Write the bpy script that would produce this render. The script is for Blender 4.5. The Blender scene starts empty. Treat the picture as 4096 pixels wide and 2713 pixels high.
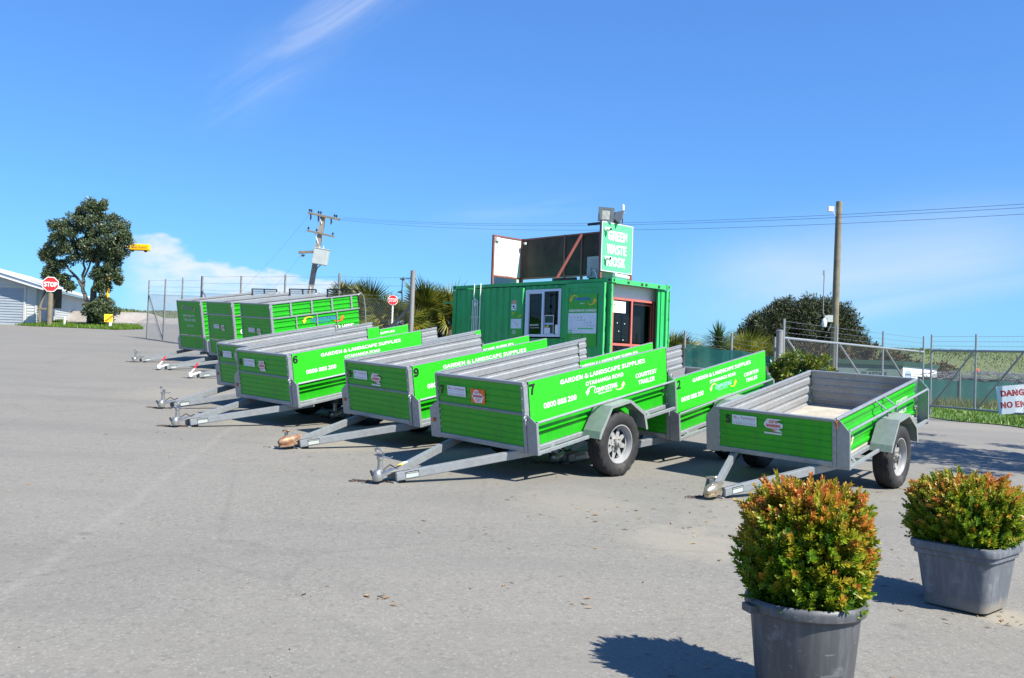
import bpy, math, random
import numpy as np
from mathutils import Vector, Matrix
R = math.radians
random.seed(7); rng = np.random.default_rng(7)
S = bpy.context.scene
COL = S.collection

# ------------------------------------------------------------------ camera
EYE = 1.413; PITCH = 0.0242263; ROLL = 0.0343949
cd = bpy.data.cameras.new('camera'); cam = bpy.data.objects.new('camera', cd); COL.objects.link(cam)
cd.sensor_fit = 'HORIZONTAL'; cd.sensor_width = 36.0; cd.lens = 36.0 * 3684.88 / 4096.0
cd.clip_start = 0.1; cd.clip_end = 3000
fwv = Vector((0, math.cos(PITCH), math.sin(PITCH))); upv = Vector((0, -math.sin(PITCH), math.cos(PITCH))); rtv = Vector((1, 0, 0))
xr = rtv * math.cos(ROLL) + upv * math.sin(ROLL); yr = -rtv * math.sin(ROLL) + upv * math.cos(ROLL)
cam.matrix_world = Matrix(((xr.x, yr.x, -fwv.x, 0), (xr.y, yr.y, -fwv.y, 0), (xr.z, yr.z, -fwv.z, EYE), (0, 0, 0, 1)))
S.camera = cam

# ------------------------------------------------------------------ light and exposure
SUN_H = (0.79, -0.613); SUN_EL = R(47)
sd = bpy.data.lights.new('sun', 'SUN'); sun = bpy.data.objects.new('sun', sd); COL.objects.link(sun)
sd.energy = 5.0; sd.angle = R(0.53); sd.color = (1.0, 0.945, 0.85)
sdir = Vector((SUN_H[0] * math.cos(SUN_EL), SUN_H[1] * math.cos(SUN_EL), math.sin(SUN_EL)))
sun.rotation_euler = sdir.to_track_quat('Z', 'Y').to_euler()
sun.location = (10, -10, 20)
S.view_settings.view_transform = 'Standard'; S.view_settings.look = 'None'
EXPO = 1.10; S.view_settings.exposure = EXPO; S.view_settings.gamma = 1.0; S.view_settings.use_curve_mapping = False
S.cycles.max_bounces = 6; S.cycles.transparent_max_bounces = 24

class NT:
    """small helper to write node trees"""
    def __init__(s, nt): s.nt = nt; s.N = nt.nodes; s.L = nt.links
    def n(s, t, ins=None, **kw):
        nd = s.N.new(t)
        for k, v in kw.items(): setattr(nd, k, v)
        for k, v in (ins or {}).items():
            if isinstance(v, bpy.types.NodeSocket): s.L.new(v, nd.inputs[k])
            else: nd.inputs[k].default_value = v
        return nd
    def m(s, op, a, b=0.0, c=None, clamp=False):
        nd = s.n('ShaderNodeMath', operation=op); nd.use_clamp = clamp
        for i, v in enumerate((a, b) if c is None else (a, b, c)):
            if isinstance(v, bpy.types.NodeSocket): s.L.new(v, nd.inputs[i])
            else: nd.inputs[i].default_value = v
        return nd.outputs[0]
    def mix(s, f, a, b):
        nd = s.n('ShaderNodeMix', data_type='RGBA')
        for i, v in ((0, f), (6, a), (7, b)):
            if isinstance(v, bpy.types.NodeSocket): s.L.new(v, nd.inputs[i])
            else: nd.inputs[i].default_value = (tuple(v) + (1,))[:4] if not isinstance(v, (int, float)) else v
        return nd.outputs[2]
    def ramp(s, f, stops):
        nd = s.n('ShaderNodeValToRGB', {0: f}); cr = nd.color_ramp
        while len(cr.elements) > 1: cr.elements.remove(cr.elements[0])
        for i, (p, c) in enumerate(stops):
            e = cr.elements[0] if i == 0 else cr.elements.new(p)
            e.position = p; e.color = (c, c, c, 1) if isinstance(c, (int, float)) else tuple(c) + (1,)
        return nd.outputs[0]
    def noise(s, vec, scale, detail=4, rough=.55):
        return s.n('ShaderNodeTexNoise', {'Vector': vec, 'Scale': scale, 'Detail': detail, 'Roughness': rough}).outputs[0]

# ------------------------------------------------------------------ sky
W = bpy.data.worlds.new('World'); S.world = W; W.use_nodes = True
T = NT(W.node_tree); T.N.clear()
sky = T.n('ShaderNodeTexSky'); sky.sky_type = 'NISHITA'; sky.sun_disc = False
sky.sun_elevation = SUN_EL; sky.sun_rotation = math.atan2(SUN_H[0], SUN_H[1])
sky.altitude = 0; sky.air_density = 1.0; sky.dust_density = 0.35; sky.ozone_density = 2.2
hs = T.n('ShaderNodeHueSaturation', {'Color': sky.outputs[0], 'Saturation': 1.12, 'Value': 1.0})
sc_ = T.n('ShaderNodeMix', data_type='RGBA', blend_type='MULTIPLY'); sc_.inputs[0].default_value = 1
T.L.new(hs.outputs[0], sc_.inputs[6]); sc_.inputs[7].default_value = (0.93, 1.0, 1.12, 1)
tc = T.n('ShaderNodeTexCoord'); sep = T.n('ShaderNodeSeparateXYZ', {0: tc.outputs['Generated']})
dx, dy, dz = sep.outputs
inv = T.m('DIVIDE', 1.0, T.m('MAXIMUM', dy, 0.05))
u = T.m('MULTIPLY', dx, inv); v = T.m('MULTIPLY', dz, inv)          # tangent-plane position of the direction
front = T.m('GREATER_THAN', dy, 0.06)
def streak(p, q, wid, grow, amount, nsc, seed, lo=.35, hi=.75):
    """a wisp of cirrus from p to q, growing wider towards q"""
    L = math.hypot(q[0] - p[0], q[1] - p[1]); ex, ey = (q[0] - p[0]) / L, (q[1] - p[1]) / L
    a = T.m('ADD', T.m('MULTIPLY', T.m('SUBTRACT', u, p[0]), ex), T.m('MULTIPLY', T.m('SUBTRACT', v, p[1]), ey))
    b = T.m('ADD', T.m('MULTIPLY', T.m('SUBTRACT', u, p[0]), -ey), T.m('MULTIPLY', T.m('SUBTRACT', v, p[1]), ex))
    cv = T.n('ShaderNodeCombineXYZ', {0: T.m('MULTIPLY', a, nsc * .35), 1: T.m('MULTIPLY', b, nsc * 1.6), 2: seed})
    n = T.n('ShaderNodeTexNoise', {'Vector': cv.outputs[0], 'Scale': 1.0, 'Detail': 7.0, 'Roughness': .6, 'Distortion': .9}).outputs[0]
    n = T.ramp(n, [(lo, 0.0), (hi, 1.0)])
    w_ = T.m('MAXIMUM', T.m('ADD', wid, T.m('MULTIPLY', a, grow)), wid * .3)
    g = T.m('POWER', 2.718, T.m('MULTIPLY', T.m('POWER', T.m('ABSOLUTE', T.m('DIVIDE', b, w_)), 2.0), -1.0))
    e0 = T.n('ShaderNodeMapRange', {'Value': a, 'From Min': -.06, 'From Max': .10}, interpolation_type='SMOOTHSTEP').outputs[0]
    e1 = T.n('ShaderNodeMapRange', {'Value': a, 'From Min': L + .12, 'From Max': L - .10}, interpolation_type='SMOOTHSTEP').outputs[0]
    return T.m('MULTIPLY', T.m('MULTIPLY', T.m('MULTIPLY', n, g), T.m('MULTIPLY', e0, e1)), T.m('MULTIPLY', front, amount))
cl = streak((-.285, .315), (-.13, .43), .017, .05, .58, 22, 1.3, .22, .78)
cl = T.m('MAXIMUM', cl, streak((-.33, .27), (-.24, .335), .03, .02, .32, 20, 5.1))
cl = T.m('MAXIMUM', cl, streak((-.10, .14), (.05, .165), .02, .02, .20, 18, 2.1))
cl = T.m('MAXIMUM', cl, streak((.20, .088), (.56, .150), .040, .02, .62, 6, 8.3, .0, .75))
cl = T.m('MAXIMUM', cl, streak((.29, .052), (.60, .118), .014, .01, .42, 8, 3.3, .0, .8))
# low cumulus bank on the left horizon
cv = T.n('ShaderNodeCombineXYZ', {0: T.m('MULTIPLY', u, 17.0), 1: T.m('MULTIPLY', v, 34.0), 2: 4.7})
cn = T.n('ShaderNodeTexNoise', {'Vector': cv.outputs[0], 'Scale': 1.0, 'Detail': 8.0, 'Roughness': .52}).outputs[0]
topline = T.m('ADD', T.m('MULTIPLY', u, -.20), .042)
hgt = T.m('SUBTRACT', T.m('ADD', topline, T.m('MULTIPLY', T.m('SUBTRACT', cn, .5), .070)), v)
cm = T.n('ShaderNodeMapRange', {'Value': hgt, 'From Min': -.001, 'From Max': .010}, interpolation_type='SMOOTHSTEP').outputs[0]
ex0 = T.n('ShaderNodeMapRange', {'Value': u, 'From Min': -.44, 'From Max': -.385}, interpolation_type='SMOOTHSTEP').outputs[0]
ex1 = T.n('ShaderNodeMapRange', {'Value': u, 'From Min': -.08, 'From Max': -.22}, interpolation_type='SMOOTHSTEP').outputs[0]
cb = T.n('ShaderNodeMapRange', {'Value': hgt, 'From Min': .075, 'From Max': .02, 'To Min': .45}, interpolation_type='SMOOTHSTEP').outputs[0]
cb = T.m('MULTIPLY', cb, T.ramp(T.noise(cv.outputs[0], 1.9, 6, .6), [(.32, .45), (.60, 1.0)]))
cum = T.m('MULTIPLY', T.m('MULTIPLY', cm, cb), T.m('MULTIPLY', T.m('MULTIPLY', ex0, ex1), T.m('MULTIPLY', front, .88)))
cl = T.m('MAXIMUM', cl, cum)
cloudcol = T.n('ShaderNodeRGB'); cloudcol.outputs[0].default_value = (5.4, 5.8, 6.4, 1)
SKYK = .076 * 2 ** EXPO
spc = T.n('ShaderNodeSeparateColor', {0: sc_.outputs[2]}); chan = []
for i_, (A_, x0, g_) in enumerate(((.117, .159, .62), (.328, .332, .72), (.86, .694, .62))):   # deepen the blue, keep the horizon from whitening
    chan.append(T.m('MULTIPLY', T.m('POWER', spc.outputs[i_], g_), A_ / SKYK * (.115 * 2 ** .45 / x0) ** g_))
cmb = T.n('ShaderNodeCombineColor', {0: chan[0], 1: chan[1], 2: chan[2]})
skyc = T.mix(cl, cmb.outputs[0], cloudcol.outputs[0])
bg = T.n('ShaderNodeBackground', {'Color': skyc, 'Strength': 0.076})
T.n('ShaderNodeOutputWorld', {0: bg.outputs[0]})

# ------------------------------------------------------------------ materials
def mat(name): 
    m = bpy.data.materials.new(name); m.use_nodes = True; t = NT(m.node_tree); t.N.clear(); return m, t
KA = .74
KEEP = ('white', 'container', 'sign_red', 'hoard', 'poster', 'print', 'sticker', 'window', 'red_', 'yellow', 'interior', 'plywood', 'kiosk', 'gate_', 'faded', 'fluor', 'logo', 'orange', 'roof', 'pole', 'concrete', 'shed', 'cladding', 'glass', 'powdercoat', 'pale')
def kk(name, c):
    return tuple(c) if any(w_ in name for w_ in KEEP) else tuple(x * KA for x in c)
def pbr(name, col, rough=.5, metal=0., var=.12, scale=6., col2=None, amt2=.3, sc2=3., bump=0., bsc=60., spec=.5, coat=0., coord='Object', wear=0., rustc=0.):
    """painted / plain surface: base colour with soft mottling, optional patches of a second colour, fine relief"""
    m, t = mat(name); o = t.n('ShaderNodeTexCoord').outputs[coord]
    n1 = t.noise(o, scale, 5); c = kk(name, col); col2 = kk(name, col2) if col2 else None
    dark = tuple(x * (1 - var) for x in c); lite = tuple(min(1, x * (1 + var)) for x in c)
    base = t.mix(t.ramp(n1, [(.3, 0.), (.7, 1.)]), dark, lite)
    if col2:
        n2 = t.noise(o, sc2, 8, .65)
        base = t.mix(t.ramp(n2, [(1 - amt2 - .12, 0.), (1 - amt2 + .1, 1.)]), base, col2)
    if wear:   # grime washed down the sheet, fine pale scratches, chips
        gr = t.noise(t.n('ShaderNodeMapping', {'Vector': o, 'Scale': (7, 7, 1.1)}).outputs[0], 2.2, 8, .62)
        base = t.mix(t.m('MULTIPLY', t.ramp(gr, [(.46, 0.), (.72, 1.)]), wear * .55), base, tuple(x * .45 + .02 for x in c))
        sc1 = t.noise(t.n('ShaderNodeMapping', {'Vector': o, 'Scale': (1.2, 1.2, 26), 'Rotation': (0, .12, 0)}).outputs[0], 4.0, 5, .6)
        base = t.mix(t.m('MULTIPLY', t.ramp(sc1, [(.68, 0.), (.73, 1.)]), wear * .45), base, tuple(min(1, x * 1.1 + .10) for x in c))
        ch = t.noise(o, 17, 9, .75); base = t.mix(t.m('MULTIPLY', t.ramp(ch, [(.69, 0.), (.71, 1.)]), wear * .8), base, (.26, .28, .27))
    if rustc:
        ru = t.noise(t.n('ShaderNodeMapping', {'Vector': o, 'Scale': (5, 5, 1.6)}).outputs[0], 2.6, 9, .7)
        base = t.mix(t.m('MULTIPLY', t.ramp(ru, [(.62, 0.), (.68, 1.)]), rustc), base, (.13, .065, .035))
    b = t.n('ShaderNodeBsdfPrincipled', {'Base Color': base, 'Metallic': metal, 'Specular IOR Level': spec, 'Coat Weight': coat})
    t.L.new(t.m('ADD', rough - .08, t.m('MULTIPLY', t.noise(o, scale * 4, 3), .16)), b.inputs['Roughness'])
    if bump:
        bn = t.n('ShaderNodeBump', {'Height': t.noise(o, bsc, 4), 'Strength': bump, 'Distance': .01}); t.L.new(bn.outputs[0], b.inputs['Normal'])
    t.n('ShaderNodeOutputMaterial', {0: b.outputs[0]}); return m
def galv(name, base=(.40, .435, .465), metal=.45, dirt=.22, dcol=(.36, .32, .28), rough=.42):
    m, t = mat(name); o = t.n('ShaderNodeTexCoord').outputs['Object']; base = kk(name, base); dcol = kk(name, dcol)
    vo = t.n('ShaderNodeTexVoronoi', {'Vector': o, 'Scale': 34.0}); 
    sp = t.n('ShaderNodeSeparateColor', {0: vo.outputs['Color']}).outputs[0]
    f = t.m('ADD', t.m('MULTIPLY', sp, .45), t.m('MULTIPLY', t.noise(o, 5, 6), .6))
    c = t.mix(t.ramp(f, [(.2, 0.), (.8, 1.)]), tuple(x * .88 for x in base), tuple(min(1, x * 1.08) for x in base))
    # pale oxide blooms and dirt
    c = t.mix(t.m('MULTIPLY', t.ramp(t.noise(o, 14, 9, .7), [(.62, 0.), (.74, 1.)]), .22), c, (.72, .74, .76))
    c = t.mix(t.m('MULTIPLY', t.ramp(t.noise(o, 2.3, 8, .6), [(.42, 0.), (.70, 1.)]), dirt), c, dcol)
    b = t.n('ShaderNodeBsdfPrincipled', {'Base Color': c, 'Metallic': metal})
    t.L.new(t.m('ADD', rough - .1, t.m('MULTIPLY', t.noise(o, 20, 4), .25)), b.inputs['Roughness'])
    bn = t.n('ShaderNodeBump', {'Height': t.noise(o, 90, 3), 'Strength': .12, 'Distance': .004}); t.L.new(bn.outputs[0], b.inputs['Normal'])
    t.n('ShaderNodeOutputMaterial', {0: b.outputs[0]}); return m
def leafmat(name, cols, tint=False, rough=.45, trans=.25, spec=.4):
    """leaves: each leaf (mesh island) takes its own shade; with tint, a stored per-leaf value picks along the list"""
    m, t = mat(name); g = t.n('ShaderNodeNewGeometry'); cols = [kk(name, k) for k in cols] if not tint and 'pohu' not in name else [tuple(x * .9 for x in k) for k in cols]
    r = g.outputs['Random Per Island']
    if tint:
        a = t.n('ShaderNodeAttribute', attribute_name='tint').outputs['Fac']
        f = t.m('ADD', t.m('MULTIPLY', a, .82), t.m('MULTIPLY', r, .18))
    else: f = r
    n = len(cols); c = t.ramp(f, [(i / (n - 1), k) for i, k in enumerate(cols)])
    b = t.n('ShaderNodeBsdfPrincipled', {'Base Color': c, 'Roughness': rough, 'Specular IOR Level': spec})
    tr = t.n('ShaderNodeBsdfTranslucent', {'Color': t.mix(1.0, c, c)})
    mx = t.n('ShaderNodeMixShader', {0: trans, 1: b.outputs[0], 2: tr.outputs[0]})
    t.n('ShaderNodeOutputMaterial', {0: mx.outputs[0]}); return m

M = {}
M['green'] = pbr('green_paint', (.016, .44, .006), .36, wear=.8, var=.05, scale=2.5, col2=(.028, .50, .014), amt2=.35, sc2=1.7, bump=.05, bsc=30)
M['green_board'] = pbr('green_vinyl_board', (.030, .66, .016), .42, wear=.30, var=.035, scale=1.5, col2=(.07, .70, .05), amt2=.28, sc2=2.2, bump=.03, bsc=12)
M['galv'] = galv('galvanised_steel')
M['galv_in'] = galv('galvanised_inner', (.43, .455, .475), .45, .32, (.36, .31, .26), .42)
M['galv_dull'] = galv('galvanised_dull', (.33, .335, .33), .25, .5, (.24, .19, .14), .6)
M['tailgate_in'] = galv('weathered_tailgate', (.27, .28, .28), .25, .75, (.22, .17, .125), .55)
M['tray_floor'] = pbr('sandy_tray_floor', (.50, .46, .38), .85, var=.18, scale=5, col2=(.36, .34, .30), amt2=.4, sc2=4, bump=.3, bsc=120)
M['rust'] = pbr('rusty_iron', (.22, .075, .03), .8, var=.35, scale=30, col2=(.42, .20, .07), amt2=.4, sc2=25, bump=.4, bsc=150)
M['gold_cast'] = pbr('yellowed_zinc_casting', (.46, .40, .30), .32, .8, var=.15, scale=12, col2=(.30, .24, .15), amt2=.3, sc2=14)
M['rusty_cast'] = pbr('rusted_zinc_casting', (.36, .185, .10), .5, .4, var=.3, scale=22, col2=(.55, .50, .42), amt2=.4, sc2=16)
M['silver_cast'] = pbr('cast_zinc', (.52, .52, .50), .34, .75, var=.12, scale=15)
M['white_cast'] = pbr('white_zinc_coupling', (.80, .80, .82), .35, .2, var=.06)
M['red_plastic'] = pbr('red_plastic', (.75, .03, .02), .35, var=.05)
M['dark_steel'] = pbr('dark_steel', (.045, .045, .045), .6, .3, var=.3, scale=12)
M['chain'] = pbr('brown_chain', (.13, .085, .07), .7, .4, var=.3, scale=40)
M['rim'] = pbr('rim_paint', (.40, .41, .41), .42, .15, var=.07, scale=9, col2=(.28, .26, .23), amt2=.3, sc2=8)
M['tyre'] = pbr('tyre_rubber', (.030, .030, .032), .72, var=.2, scale=7, col2=(.11, .10, .085), amt2=.32, sc2=6, bump=.25, bsc=140, spec=.35)
M['guard'] = galv('mudguard_zinc', (.33, .385, .365), .25, .3, (.30, .30, .26), .5)
M['axle'] = pbr('black_axle', (.03, .03, .03), .7, var=.2)
M['black'] = pbr('black_print', (.010, .012, .012), .5, var=.1)
M['white'] = pbr('white_print', (.82, .84, .82), .5, var=.03)
M['white_faded'] = pbr('faded_white_print', (.55, .66, .52), .55, var=.12, scale=14)
M['pink_sticker'] = pbr('faded_pink_sticker', (.55, .32, .26), .6, var=.15, scale=14)
M['sticker_white'] = pbr('white_sticker', (.74, .76, .80), .5, var=.05, scale=20)
M['sticker_torn'] = pbr('torn_white_sticker', (.68, .66, .68), .6, var=.1, scale=24, col2=(.62, .40, .38), amt2=.25, sc2=30)
M['orange'] = pbr('orange_print', (.90, .13, .015), .5, var=.06)
M['red'] = pbr('red_print', (.62, .03, .03), .5, var=.08)
M['darkred'] = pbr('dark_red_print', (.36, .02, .025), .5, var=.1)
M['mauve'] = pbr('mauve_print', (.42, .12, .24), .5, var=.1)
M['blue'] = pbr('blue_print', (.05, .12, .55), .5, var=.1)
M['pale_blue'] = pbr('pale_blue_print', (.35, .47, .70), .5, var=.1)
M['grey'] = pbr('grey_print', (.28, .29, .33), .5, var=.1)
M['logo_orange'] = pbr('logo_orange', (.88, .33, .03), .5, var=.12, scale=5, col2=(.85, .62, .05), amt2=.5, sc2=6)
M['logo_pale'] = pbr('logo_pale_orange', (.85, .62, .38), .5, var=.1)
M['amber'] = pbr('amber_reflector', (.80, .16, .02), .3, var=.1)
M['yellow'] = pbr('yellow_paint', (.86, .48, .008), .38, var=.06, scale=4)
M['yellow_sticker'] = pbr('yellow_sticker', (.86, .72, .03), .45, var=.05)
M['hi_yellow'] = pbr('fluorescent_yellow', (.85, .88, .02), .45, var=.04)
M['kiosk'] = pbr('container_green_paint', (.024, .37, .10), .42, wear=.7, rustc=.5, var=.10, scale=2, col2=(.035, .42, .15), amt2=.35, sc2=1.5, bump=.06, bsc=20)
M['kiosk_lit'] = pbr('container_lit_green', (.05, .42, .13), .45, wear=.8, rustc=.7, var=.10, scale=3, col2=(.10, .13, .06), amt2=.12, sc2=9)  # sunlight put into the colour: brighter copy of the kiosk green for lit faces
M['kiosk_white'] = pbr('white_lining_board', (.66, .67, .66), .5, var=.04)
M['poster_green'] = pbr('poster_green', (.045, .36, .03), .4, var=.08, scale=3)
M['poster_pale'] = pbr('poster_table', (.66, .72, .80), .45, var=.03)
M['alu'] = pbr('white_powdercoat_frame', (.60, .66, .78), .4, var=.04)
M['redpaint'] = pbr('faded_red_door_paint', (.44, .115, .09), .5, var=.1)
M['redbrown'] = pbr('dark_red_oxide', (.20, .062, .05), .5, var=.12, scale=4, col2=(.20, .05, .04), amt2=.25, sc2=5)
M['interior'] = pbr('dark_interior', (.012, .012, .014), .8, var=.2)  # near-black, the dimness indoors and in holes put into the colour
M['hoard_dark'] = pbr('stained_plywood_back', (.050, .036, .029), .8, var=.35, scale=2.5, col2=(.018, .014, .012), amt2=.42, sc2=1.6, bump=.1, bsc=10)
M['hoard_white'] = pbr('white_sign_back', (.62, .62, .62), .5, var=.04, scale=2)
M['sign_green'] = pbr('kiosk_sign_green', (.10, .58, .22), .4, var=.03, scale=2)
M['plastic_grey'] = pbr('pale_grey_plastic', (.40, .44, .42), .5, var=.07, scale=3)
M['lamp_grey'] = pbr('grey_lamp_housing', (.16, .19, .22), .4, .3, var=.12)
M['lens'] = pbr('lamp_lens', (.45, .48, .45), .12, .1, var=.25, scale=12)
M['pipe_white'] = pbr('white_pvc', (.74, .76, .74), .4, var=.05)
M['timber'] = pbr('weathered_timber', (.17, .145, .10), .85, var=.25, scale=3, col2=(.16, .17, .09), amt2=.3, sc2=2, bump=.35, bsc=25)
M['timber_dark'] = pbr('dark_timber', (.11, .085, .06), .85, var=.3, scale=4, bump=.3, bsc=25)
M['concrete'] = pbr('weathered_concrete', (.24, .22, .19), .85, var=.15, scale=4, col2=(.15, .14, .12), amt2=.3, sc2=2, bump=.2, bsc=40)
M['weatherboard'] = pbr('white_weatherboard', (.47, .48, .455), .55, var=.05, scale=1.2)
M['garage'] = pbr('grey_garage_door', (.42, .47, .50), .45, .1, var=.07, scale=1.5)
M['roof_white'] = pbr('white_roof_sheet', (.60, .61, .62), .5, var=.05)
M['roof_dark'] = pbr('dark_roof_edge', (.055, .06, .07), .6, var=.15)
M['stop_red'] = pbr('sign_red', (.72, .022, .022), .35, var=.04)
M['insul'] = pbr('brown_insulator', (.035, .022, .03), .3, var=.2)
M['wire'] = pbr('galv_wire', (.36, .38, .40), .45, .6, var=.1)
M['powerline'] = pbr('power_line_wire', (.11, .15, .21), .5, .4, var=.1)
M['shed_green'] = pbr('grey_green_cladding', (.115, .165, .16), .6, var=.07, scale=1.5)
M['fascia_green'] = pbr('green_fascia', (.02, .075, .05), .55, var=.1)
M['gravel'] = pbr('grey_gravel', (.30, .275, .245), .95, var=.2, scale=.9, col2=(.38, .36, .33), amt2=.4, sc2=2.5, bump=1.0, bsc=6)
M['hill_veg'] = pbr('scrub_hill', (.085, .115, .032), .9, var=.35, scale=1.2, col2=(.11, .12, .045), amt2=.4, sc2=.8, bump=1.0, bsc=3)
M['field'] = pbr('rough_grass_hill', (.115, .165, .042), .9, var=.14, scale=.3, col2=(.165, .18, .065), amt2=.42, sc2=.10, bump=.4, bsc=2.5)
M['far_hill'] = pbr('far_hazy_hill', (.075, .125, .15), .95, var=.1, scale=.05)  # distance haze put into the colour as blue
M['soil'] = pbr('potting_soil', (.055, .04, .03), .95, var=.4, scale=25, col2=(.25, .20, .13), amt2=.25, sc2=30, bump=.8, bsc=90)
M['bark'] = pbr('grey_bark', (.13, .115, .095), .9, var=.3, scale=8, bump=.5, bsc=30)
M['twig'] = pbr('brown_twig', (.15, .095, .05), .85, var=.3, scale=20)
M['dead'] = leafmat('dead_frond', [(.17, .13, .08), (.32, .26, .17), (.22, .17, .10)], trans=.15)
M['palm'] = leafmat('palm_leaf', [(.045, .085, .012), (.12, .15, .018), (.22, .21, .03), (.07, .11, .015)], rough=.4, trans=.35)
M['palm_y'] = leafmat('yellow_palm_leaf', [(.16, .19, .02), (.32, .29, .035), (.10, .14, .02)], rough=.4, trans=.4)
M['yucca'] = leafmat('yucca_leaf', [(.025, .07, .018), (.06, .12, .03), (.10, .16, .05)], rough=.4, trans=.15)
M['tree'] = leafmat('pohutukawa_leaf', [(.034, .062, .022), (.070, .105, .036), (.14, .165, .095), (.05, .085, .028)], rough=.38, trans=.12)
M['scrub'] = leafmat('dark_scrub_leaf', [(.028, .044, .014), (.052, .068, .022), (.080, .095, .032)], rough=.6, trans=.1)
M['shrub'] = leafmat('bright_shrub_leaf', [(.07, .15, .015), (.17, .27, .02), (.28, .34, .04), (.09, .17, .02), (.26, .12, .04)], rough=.35, trans=.3)
M['gorse'] = leafmat('rusty_hedge_leaf', [(.05, .06, .02), (.12, .09, .02), (.20, .11, .02), (.06, .08, .02)], rough=.6, trans=.15)
M['bush'] = leafmat('potted_bush_leaf', [(.035, .095, .006), (.085, .20, .010), (.20, .29, .012), (.36, .31, .02), (.52, .24, .03), (.64, .15, .06)], tint=True, rough=.42, trans=.30, spec=.4)
M['grass'] = leafmat('grass_blade', [(.07, .17, .012), (.13, .26, .02), (.20, .30, .035), (.10, .20, .015)], trans=.3)
M['hillgrass'] = leafmat('hill_grass_blade', [(.115, .15, .035), (.145, .17, .045), (.18, .185, .07), (.125, .16, .04)], trans=.2)
M['drygrass'] = leafmat('dry_grass_blade', [(.12, .17, .03), (.26, .25, .09), (.16, .22, .04), (.35, .30, .14)], trans=.3)
M['litter'] = leafmat('dry_leaf_litter', [(.42, .27, .11), (.30, .17, .07), (.50, .38, .20), (.12, .08, .05)], trans=.1)
M['scrap'] = pbr('grey_scrap_steel', (.28, .29, .33), .5, .4, var=.3, scale=2)

def m_pot(name, c):
    m, t = mat(name); o = t.n('ShaderNodeTexCoord').outputs['Object']
    mp = t.n('ShaderNodeMapping', {'Vector': o, 'Scale': (9, 9, 1.2)}).outputs[0]
    s = t.ramp(t.noise(mp, 3, 7, .6), [(.46, 0.), (.66, 1.)])
    base = t.mix(t.m('MULTIPLY', s, .55), c, tuple(x * 1.9 for x in c))
    base = t.mix(t.m('MULTIPLY', t.ramp(t.noise(o, 9, 8, .7), [(.57, 0.), (.64, 1.)]), .5), base, (.20, .21, .22))
    sc = t.n('ShaderNodeTexNoise', {'Vector': t.n('ShaderNodeMapping', {'Vector': o, 'Scale': (2, 30, 30), 'Rotation': (0, .5, .4)}).outputs[0], 'Scale': 2.0, 'Detail': 6.0}).outputs[0]
    base = t.mix(t.m('MULTIPLY', t.ramp(sc, [(.66, 0.), (.70, 1.)]), .35), base, (.28, .29, .30))
    zz = t.n('ShaderNodeSeparateXYZ', {0: o}).outputs[2]; dirt = t.m('ADD', t.n('ShaderNodeMapRange', {'Value': zz, 'From Min': .11, 'From Max': .0}).outputs[0], t.m('SUBTRACT', t.noise(o, 13, 8, .7), .62))
    base = t.mix(t.m('MULTIPLY', t.ramp(dirt, [(.15, 0.), (.6, 1.)]), .7), base, (.21, .185, .15))
    b = t.n('ShaderNodeBsdfPrincipled', {'Base Color': base, 'Roughness': .52})
    bn = t.n('ShaderNodeBump', {'Height': t.noise(o, 35, 4), 'Strength': .1, 'Distance': .005}); t.L.new(bn.outputs[0], b.inputs['Normal'])
    t.n('ShaderNodeOutputMaterial', {0: b.outputs[0]}); return m
M['pot_black'] = m_pot('black_plastic_pot', (.062, .066, .072)); M['pot_grey'] = m_pot('grey_plastic_pot', (.092, .102, .118))

def m_glass():
    m, t = mat('window_glass'); lw = t.n('ShaderNodeLayerWeight', {'Blend': .5}).outputs['Facing']; fr = t.m('ADD', .035, t.m('MULTIPLY', t.m('POWER', lw, 4.0), .5))
    mx = t.n('ShaderNodeMixShader', {0: fr, 1: t.n('ShaderNodeBsdfTransparent', {'Color': (.42, .44, .45, 1)}).outputs[0], 2: t.n('ShaderNodeBsdfGlossy', {'Roughness': .03}).outputs[0]})
    t.n('ShaderNodeOutputMaterial', {0: mx.outputs[0]}); return m
M['glass'] = m_glass()
def m_cloth():
    m, t = mat('green_windbreak_cloth'); o = t.n('ShaderNodeTexCoord').outputs['Object']
    n = t.noise(o, 1.4, 5); c = t.mix(n, (.025, .15, .125), (.055, .22, .19))
    d = t.n('ShaderNodeBsdfDiffuse', {'Color': c})
    mx = t.n('ShaderNodeMixShader', {0: .16, 1: d.outputs[0], 2: t.n('ShaderNodeBsdfTransparent').outputs[0]})
    t.n('ShaderNodeOutputMaterial', {0: mx.outputs[0]}); return m
M['cloth'] = m_cloth()
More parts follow.
